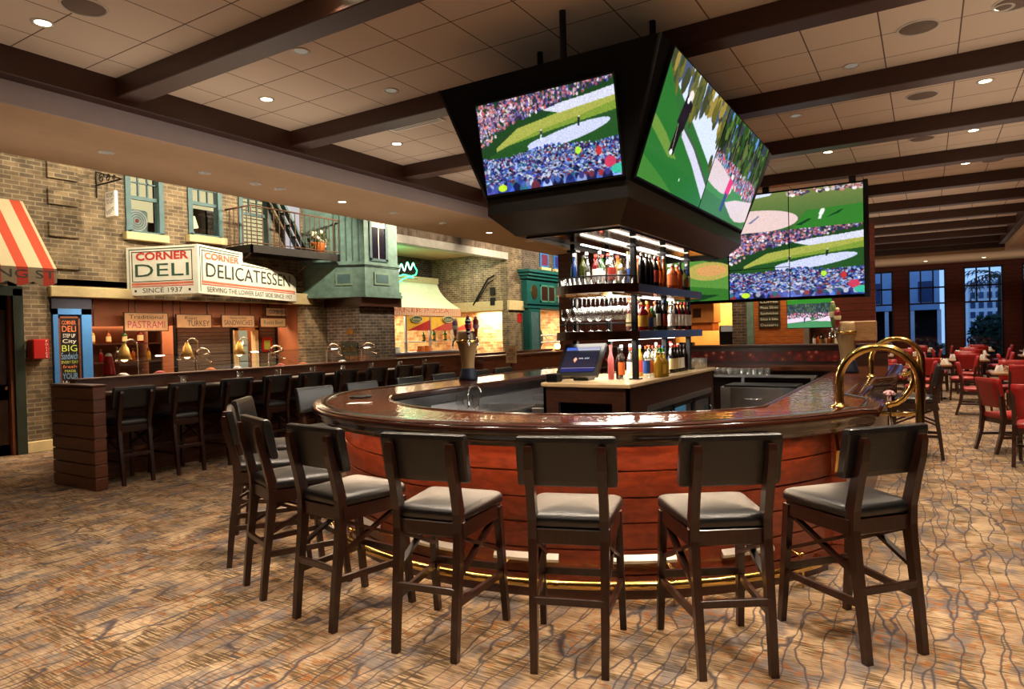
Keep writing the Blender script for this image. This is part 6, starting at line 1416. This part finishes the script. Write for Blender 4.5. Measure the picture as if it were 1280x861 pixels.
NAPK=mesh_of('napkin',MB().add([(-.07,-.05,0),(.07,-.05,0),(.07,.05,0),(-.07,.05,0),(0,-.045,.10),(0,.045,.10),(-.04,0,.12),(.04,0,.12)],[(0,1,4),(3,5,2),(0,4,6),(0,6,3),(3,6,5),(1,2,7),(1,7,4),(2,5,7),(4,7,5,6),(3,2,1,0)]),[M['paper']])
pre='light wood square dining '
chair(1.06,9.40,-14,'red leather dining chair cut by the right picture edge, nearest the camera','red dining chairs')
chair(.86,10.30,-62,'red leather dining chair turned toward the right, behind the nearest red chair','red dining chairs')
for x,y,nm,seats in ((1.75,10.35,'table past the right picture edge',[]),
 (1.34,14.25,'right edge table by the turned chair',['near','bar','far']),
 (.02,17.0,'table directly behind the brass rails',['near','bar','right']),
 (.80,19.15,'third row aisle table',['near','far','bar','right']),
 (2.2,18.0,'third row right edge table',['near','far','bar']),
 (-.75,14.6,'table hidden by the farther brass rail',['near','right','far']),
 (-.55,21.6,'fourth row table nearest the video wall',['near','far','bar','right']),
 (1.0,22.2,'fourth row middle table',['near','far','bar','right']),
 (2.45,21.6,'fourth row right edge table',['near','far']),
 (-.2,25.2,'last row table at the second window',['near','far','bar','right']),
 (1.35,25.6,'last row table at the palm window',['near','far','right']),
 (2.8,25.0,'last row right edge table',['near','far']),
 (-1.75,25.2,'last row table under the video wall',['near','bar'])):
    table(x,y,pre+nm,seats)
# ------------------------------------------------------------------ ceiling fittings and light
M['trimring']=plain('downlight_ring',srgb(206,196,180),.4)
M['speaker']=plain('speaker_grille',srgb(120,104,92),.7,0,.2,.1,80)
dl0=None; dln=0
def downlight(x,y,z,label,group,on=True,power=60,cone=95,blend=.6,fit=True,col=(1,.82,.62)):
    global dl0
    if fit:
        t=thing('downlight',label,'ceiling light',(x,y,z),0,group)
        part('ring',MB().lathe([(.085,0),(.085,-.008),(.062,-.006),(.058,0)],18),M['trimring'],t,False)
        part('lamp',MB().lathe([(0,-.003),(.058,-.003)],16),M['lampwarm' if on else 'lampdim'],t,False)
    if on:
        L=bpy.data.lights.new('downlight_beam','SPOT'); L.energy=power; L.color=col; L.spot_size=radians(cone); L.spot_blend=blend; L.shadow_soft_size=.06
        o=bpy.data.objects.new('downlight_beam',L); COL.objects.link(o); o.location=(x,y,z-.03)
ZC_=4.24
def place(n): return ORD[n] if n<len(ORD) else str(n+1)
k=0
for x in (-6.1,-4.83,-3.56,-2.5,-1.22,-.62,.58):
    pass
rows=[(2.70,),(4.88,),(7.0,),(9.0,),(11.18,),(13.38,),(15.5,),(17.6,),(19.7,),(21.8,),(23.9,)]
cols=[(-6.1,True),(.58,True)]
for j,(y,) in enumerate(rows):
    for x,on in cols:
        lab='lit ceiling downlight on the %s, %s bay from the camera'%('deli side' if x<-3 else 'dining side',ORD[j]); downlight(x,y,ZC_,lab,'lit ceiling downlights',True,DLP*(3.6 if x>0 else 1),100)
downlight(-1.23,11.18,ZC_,'lit downlight above the video wall in the fifth bay','lit ceiling downlights',True,DLP,100)
for x,y,n in ((-4.83,4.26,'first'),(-4.83,5.47,'second'),(-.61,7.65,'third'),(-1.35,9.02,'fourth')):
    downlight(x,y,ZC_,'dim adjustable ceiling spotlight near the screen housing, %s from the camera'%n,'dim adjustable ceiling spotlights',False)
# lamps over the bar front, above the top edge of the picture
for i,(x,y) in enumerate(((-4.6,2.7),(-3.3,2.2),(-2.0,2.2),(-.7,2.7),(.3,3.0),(-3.7,3.5),(-1.5,4.1),(-2.7,4.1),(-3.6,.6),(-1.2,.4),(-6.0,.5),(1.0,.6))):
    downlight(x,y,ZC_,'ceiling downlight over the bar front, %s from the deli side'%ORD[i],'downlights over the bar front',True,BFP*(2.6 if y in(3.5,4.1) else (1.5 if x>0 else 1)),90)
for j,y in enumerate((4.08,5.29,6.07,6.48,7.69,8.91,10.3,11.9,13.6,15.5,17.5)):
    downlight(-7.87,y,3.78,'recessed soffit downlight above the deli stools, %s from the camera'%ORD[j],'soffit downlights above the deli stools',j in (4,7),SFP,85)
for j,x in enumerate((-1.72,0.0,1.66)):
    downlight(x,27.4,3.80,'lit downlight in the soffit before the window wall, %s from the left'%ORD[j],'downlights before the window wall',True,45,110)
sp=[(-5.55,2.75,'over the deli side of the bar, cut by the top picture edge'),(-.03,7.02,'in the second bay right of the screen housing'),(-.01,9.11,'in the third bay right of the screen housing'),(-.02,11.2,'in the fourth bay right of the screen housing'),(.66,6.95,'cut by the top right picture edge'),(.95,13.4,'in the fifth bay at the right')]
for x,y,l in sp:
    t=thing('ceiling_speaker','round ceiling speaker '+l,'speaker',(x,y,ZC_),0,'round ceiling speakers'); part('grille',MB().lathe([(0,-.004),(.145,-.004),(.15,0)],24),M['speaker'],t,False); part('rim',MB().lathe([(.15,0),(.15,-.01),(.165,-.01),(.17,0)],24),M['trimring'],t,False)
t=thing('air_vent','white slotted ceiling air vent beside the black housing','vent',(-5.2,6.5,ZC_)); part('frame',MB().box(-5.75,-4.95,6.42,6.58,ZC_-.012,ZC_),M['white'],t)
for k in range(3): part('slot',MB().box(-5.72,-4.98,6.45+.04*k,6.465+.04*k,ZC_-.014,ZC_-.011),M['black'],t)
def spot(loc,tgt,power,size,col=(1,.82,.58),blend=.5,soft=.08):
    L=bpy.data.lights.new('facade_spotlight','SPOT'); L.energy=power; L.color=col; L.spot_size=radians(size); L.spot_blend=blend; L.shadow_soft_size=soft
    o=bpy.data.objects.new('facade_spotlight',L); COL.objects.link(o); o.location=loc; o.rotation_euler=(Vector(tgt)-Vector(loc)).to_track_quat('-Z','Y').to_euler(); return o
def area(loc,tgt,power,sx,sy,col=(1,.85,.65)):
    L=bpy.data.lights.new('area_lamp','AREA'); L.energy=power; L.color=col; L.shape='RECTANGLE'; L.size=sx; L.size_y=sy
    o=bpy.data.objects.new('area_lamp',L); COL.objects.link(o); o.location=loc; o.rotation_euler=(Vector(tgt)-Vector(loc)).to_track_quat('-Z','Y').to_euler(); return o
# stage lamps hidden above the soffit that wash the street facade
for (y,ty,p) in ((5.0,4.9,.6),(7.6,6.6,1),(9.8,8.6,1),(12.2,10.8,1),(14.5,13.5,.6),(17.0,18.2,1),(20.5,20.8,1.2)):
    spot((-9.0,y,4.75),(XF,ty,3.1),FCP*p*1.25,110)
spot((-9.0,4.3,4.6),(-11,6.5,2.8),FCP*.8,40); spot((-8.95,13.2,4.6),(-10.4,11.0,3.0),FCP*.7,50); spot((-9.2,15.5,4.7),(-12.2,18.4,3.2),FCP*.8,45)
# deli kitchen and pizza corner working light
area((-12.9,7.5,2.5),(-12.9,7.5,0),KTP,1.0,4.5,(1,.66,.40)); area((-11.0,7.5,2.36),(-11.0,7.5,0),KTP*.5,.3,4.5,(1,.7,.45))
area((-14.4,15.2,2.4),(-14.4,15.2,0),PZP,.8,5.0,(1,.85,.62)); area((-12.6,16,4.2),(-12.6,16,0),PZP*.22,.6,4,(.95,1,.82)); area((-12.7,19.0,2.42),(-12.7,19,0),PZP*.5,1.2,.6,(1,.85,.6))
area((-12.5,21.6,2.46),(-12.5,21.6,0),PZP*.7,1.2,2.5,(1,.88,.68))
L=bpy.data.lights.new('neon_light','POINT'); L.energy=NEP; L.color=(.12,1,.35); L.shadow_soft_size=.3; o=bpy.data.objects.new('neon_light',L); COL.objects.link(o); o.location=(-13.2,14.9,3.75)
area((-4.6,YK+1,2.58),(-4.6,YK+1,0),60,1.5,1.2,(1,.75,.42)); area((-2.9,YK-1.2,3.8),(-2.9,YK,1.6),60,1.2,.4,(1,.7,.4))
# added fill lamps without fixtures, aimed up to brighten the ceiling
for (x,y,sx_,sy_,p) in ((-3.2,.8,6,3,.75),(-6.2,6.5,1.0,7,.8),(.9,8.5,1.6,9,1.0),(-.5,19,4,9,1.3),(-4.6,15,3,6,.7)):
    area((x,y,3.0),(x,y,4),UPP*p,sx_,sy_,(1,.83,.66))
area((0,27,2.9),(0,27,4),UPP*.9,8,2,(1,.83,.66))  # added upward fill for the end soffit, no fixture
spot((-1.35,9.02,4.2),(-1.6,9.0,0),150,80); spot((-.61,7.65,4.2),(-.7,7.4,0),110,70); spot((-2.6,10.9,4.0),(-2.4,10.3,1.2),60,70)  # added fill spots brightening the bar's inside and rear partition
area((-8.0,5.5,2.9),(-8.0,5.5,4),UPP*.5,.8,9,(1,.85,.7))  # added upward fill under the left soffit, no fixture
# back bar shelf lamps
area((-2.68,6.9,2.46),(-2.68,6.9,0),BBP,.5,2.2,(1,.93,.8)); area((-2.68,6.7,1.955),(-2.68,6.7,0),BBP*.7,.5,1.8,(1,.92,.78)); area((-2.68,6.7,1.515),(-2.68,6.7,0),BBP*.7,.5,1.8,(1,.92,.78))
# ------------------------------------------------------------------ dusk outside
w=bpy.data.worlds.new('dusk'); SC.world=w; w.use_nodes=True; nt=w.node_tree; bg=nt.nodes['Background']
tc=nt.nodes.new('ShaderNodeTexCoord'); sx=nt.nodes.new('ShaderNodeSeparateXYZ'); nt.links.new(tc.outputs['Generated'],sx.inputs[0])
r=ramp(nt,[(.0,srgb(120,150,190)),(.3,srgb(130,170,220)),(1,srgb(60,96,160))]); nt.links.new(sx.outputs['Z'],r.inputs[0]); nt.links.new(r.outputs[0],bg.inputs[0]); bg.inputs[1].default_value=2.2
# ------------------------------------------------------------------ camera
cam=bpy.data.cameras.new('camera'); cam.sensor_width=36; cam.lens=837.4/1280*36; cam.clip_end=200
co=bpy.data.objects.new('camera',cam); COL.objects.link(co)
ya,pi_,ro=radians(31.77),radians(-.826),radians(-1.411)
f=Vector((-sin(ya)*cos(pi_),cos(ya)*cos(pi_),sin(pi_))); r0=Vector((cos(ya),sin(ya),0)); u0=r0.cross(f)
rr=r0*cos(ro)+u0*sin(ro); uu=-r0*sin(ro)+u0*cos(ro)
m=Matrix((rr,uu,-f)).transposed().to_4x4(); m.translation=(0,0,1.6); co.matrix_world=m
SC.camera=co
fit_texts()
vs=SC.view_settings; vs.view_transform='Standard'; vs.look='None'; vs.exposure=EXPO; vs.gamma=1; vs.use_curve_mapping=False
SC.display_settings.display_device='sRGB'
cy=SC.cycles; cy.use_denoising=True; cy.max_bounces=7; cy.diffuse_bounces=4; cy.glossy_bounces=3; cy.transmission_bounces=4; cy.transparent_max_bounces=16; cy.caustics_reflective=False; cy.caustics_refractive=False
cy.sample_clamp_indirect=6; cy.use_light_tree=True
try: cy.denoiser='OPENIMAGEDENOISE'
except Exception: pass
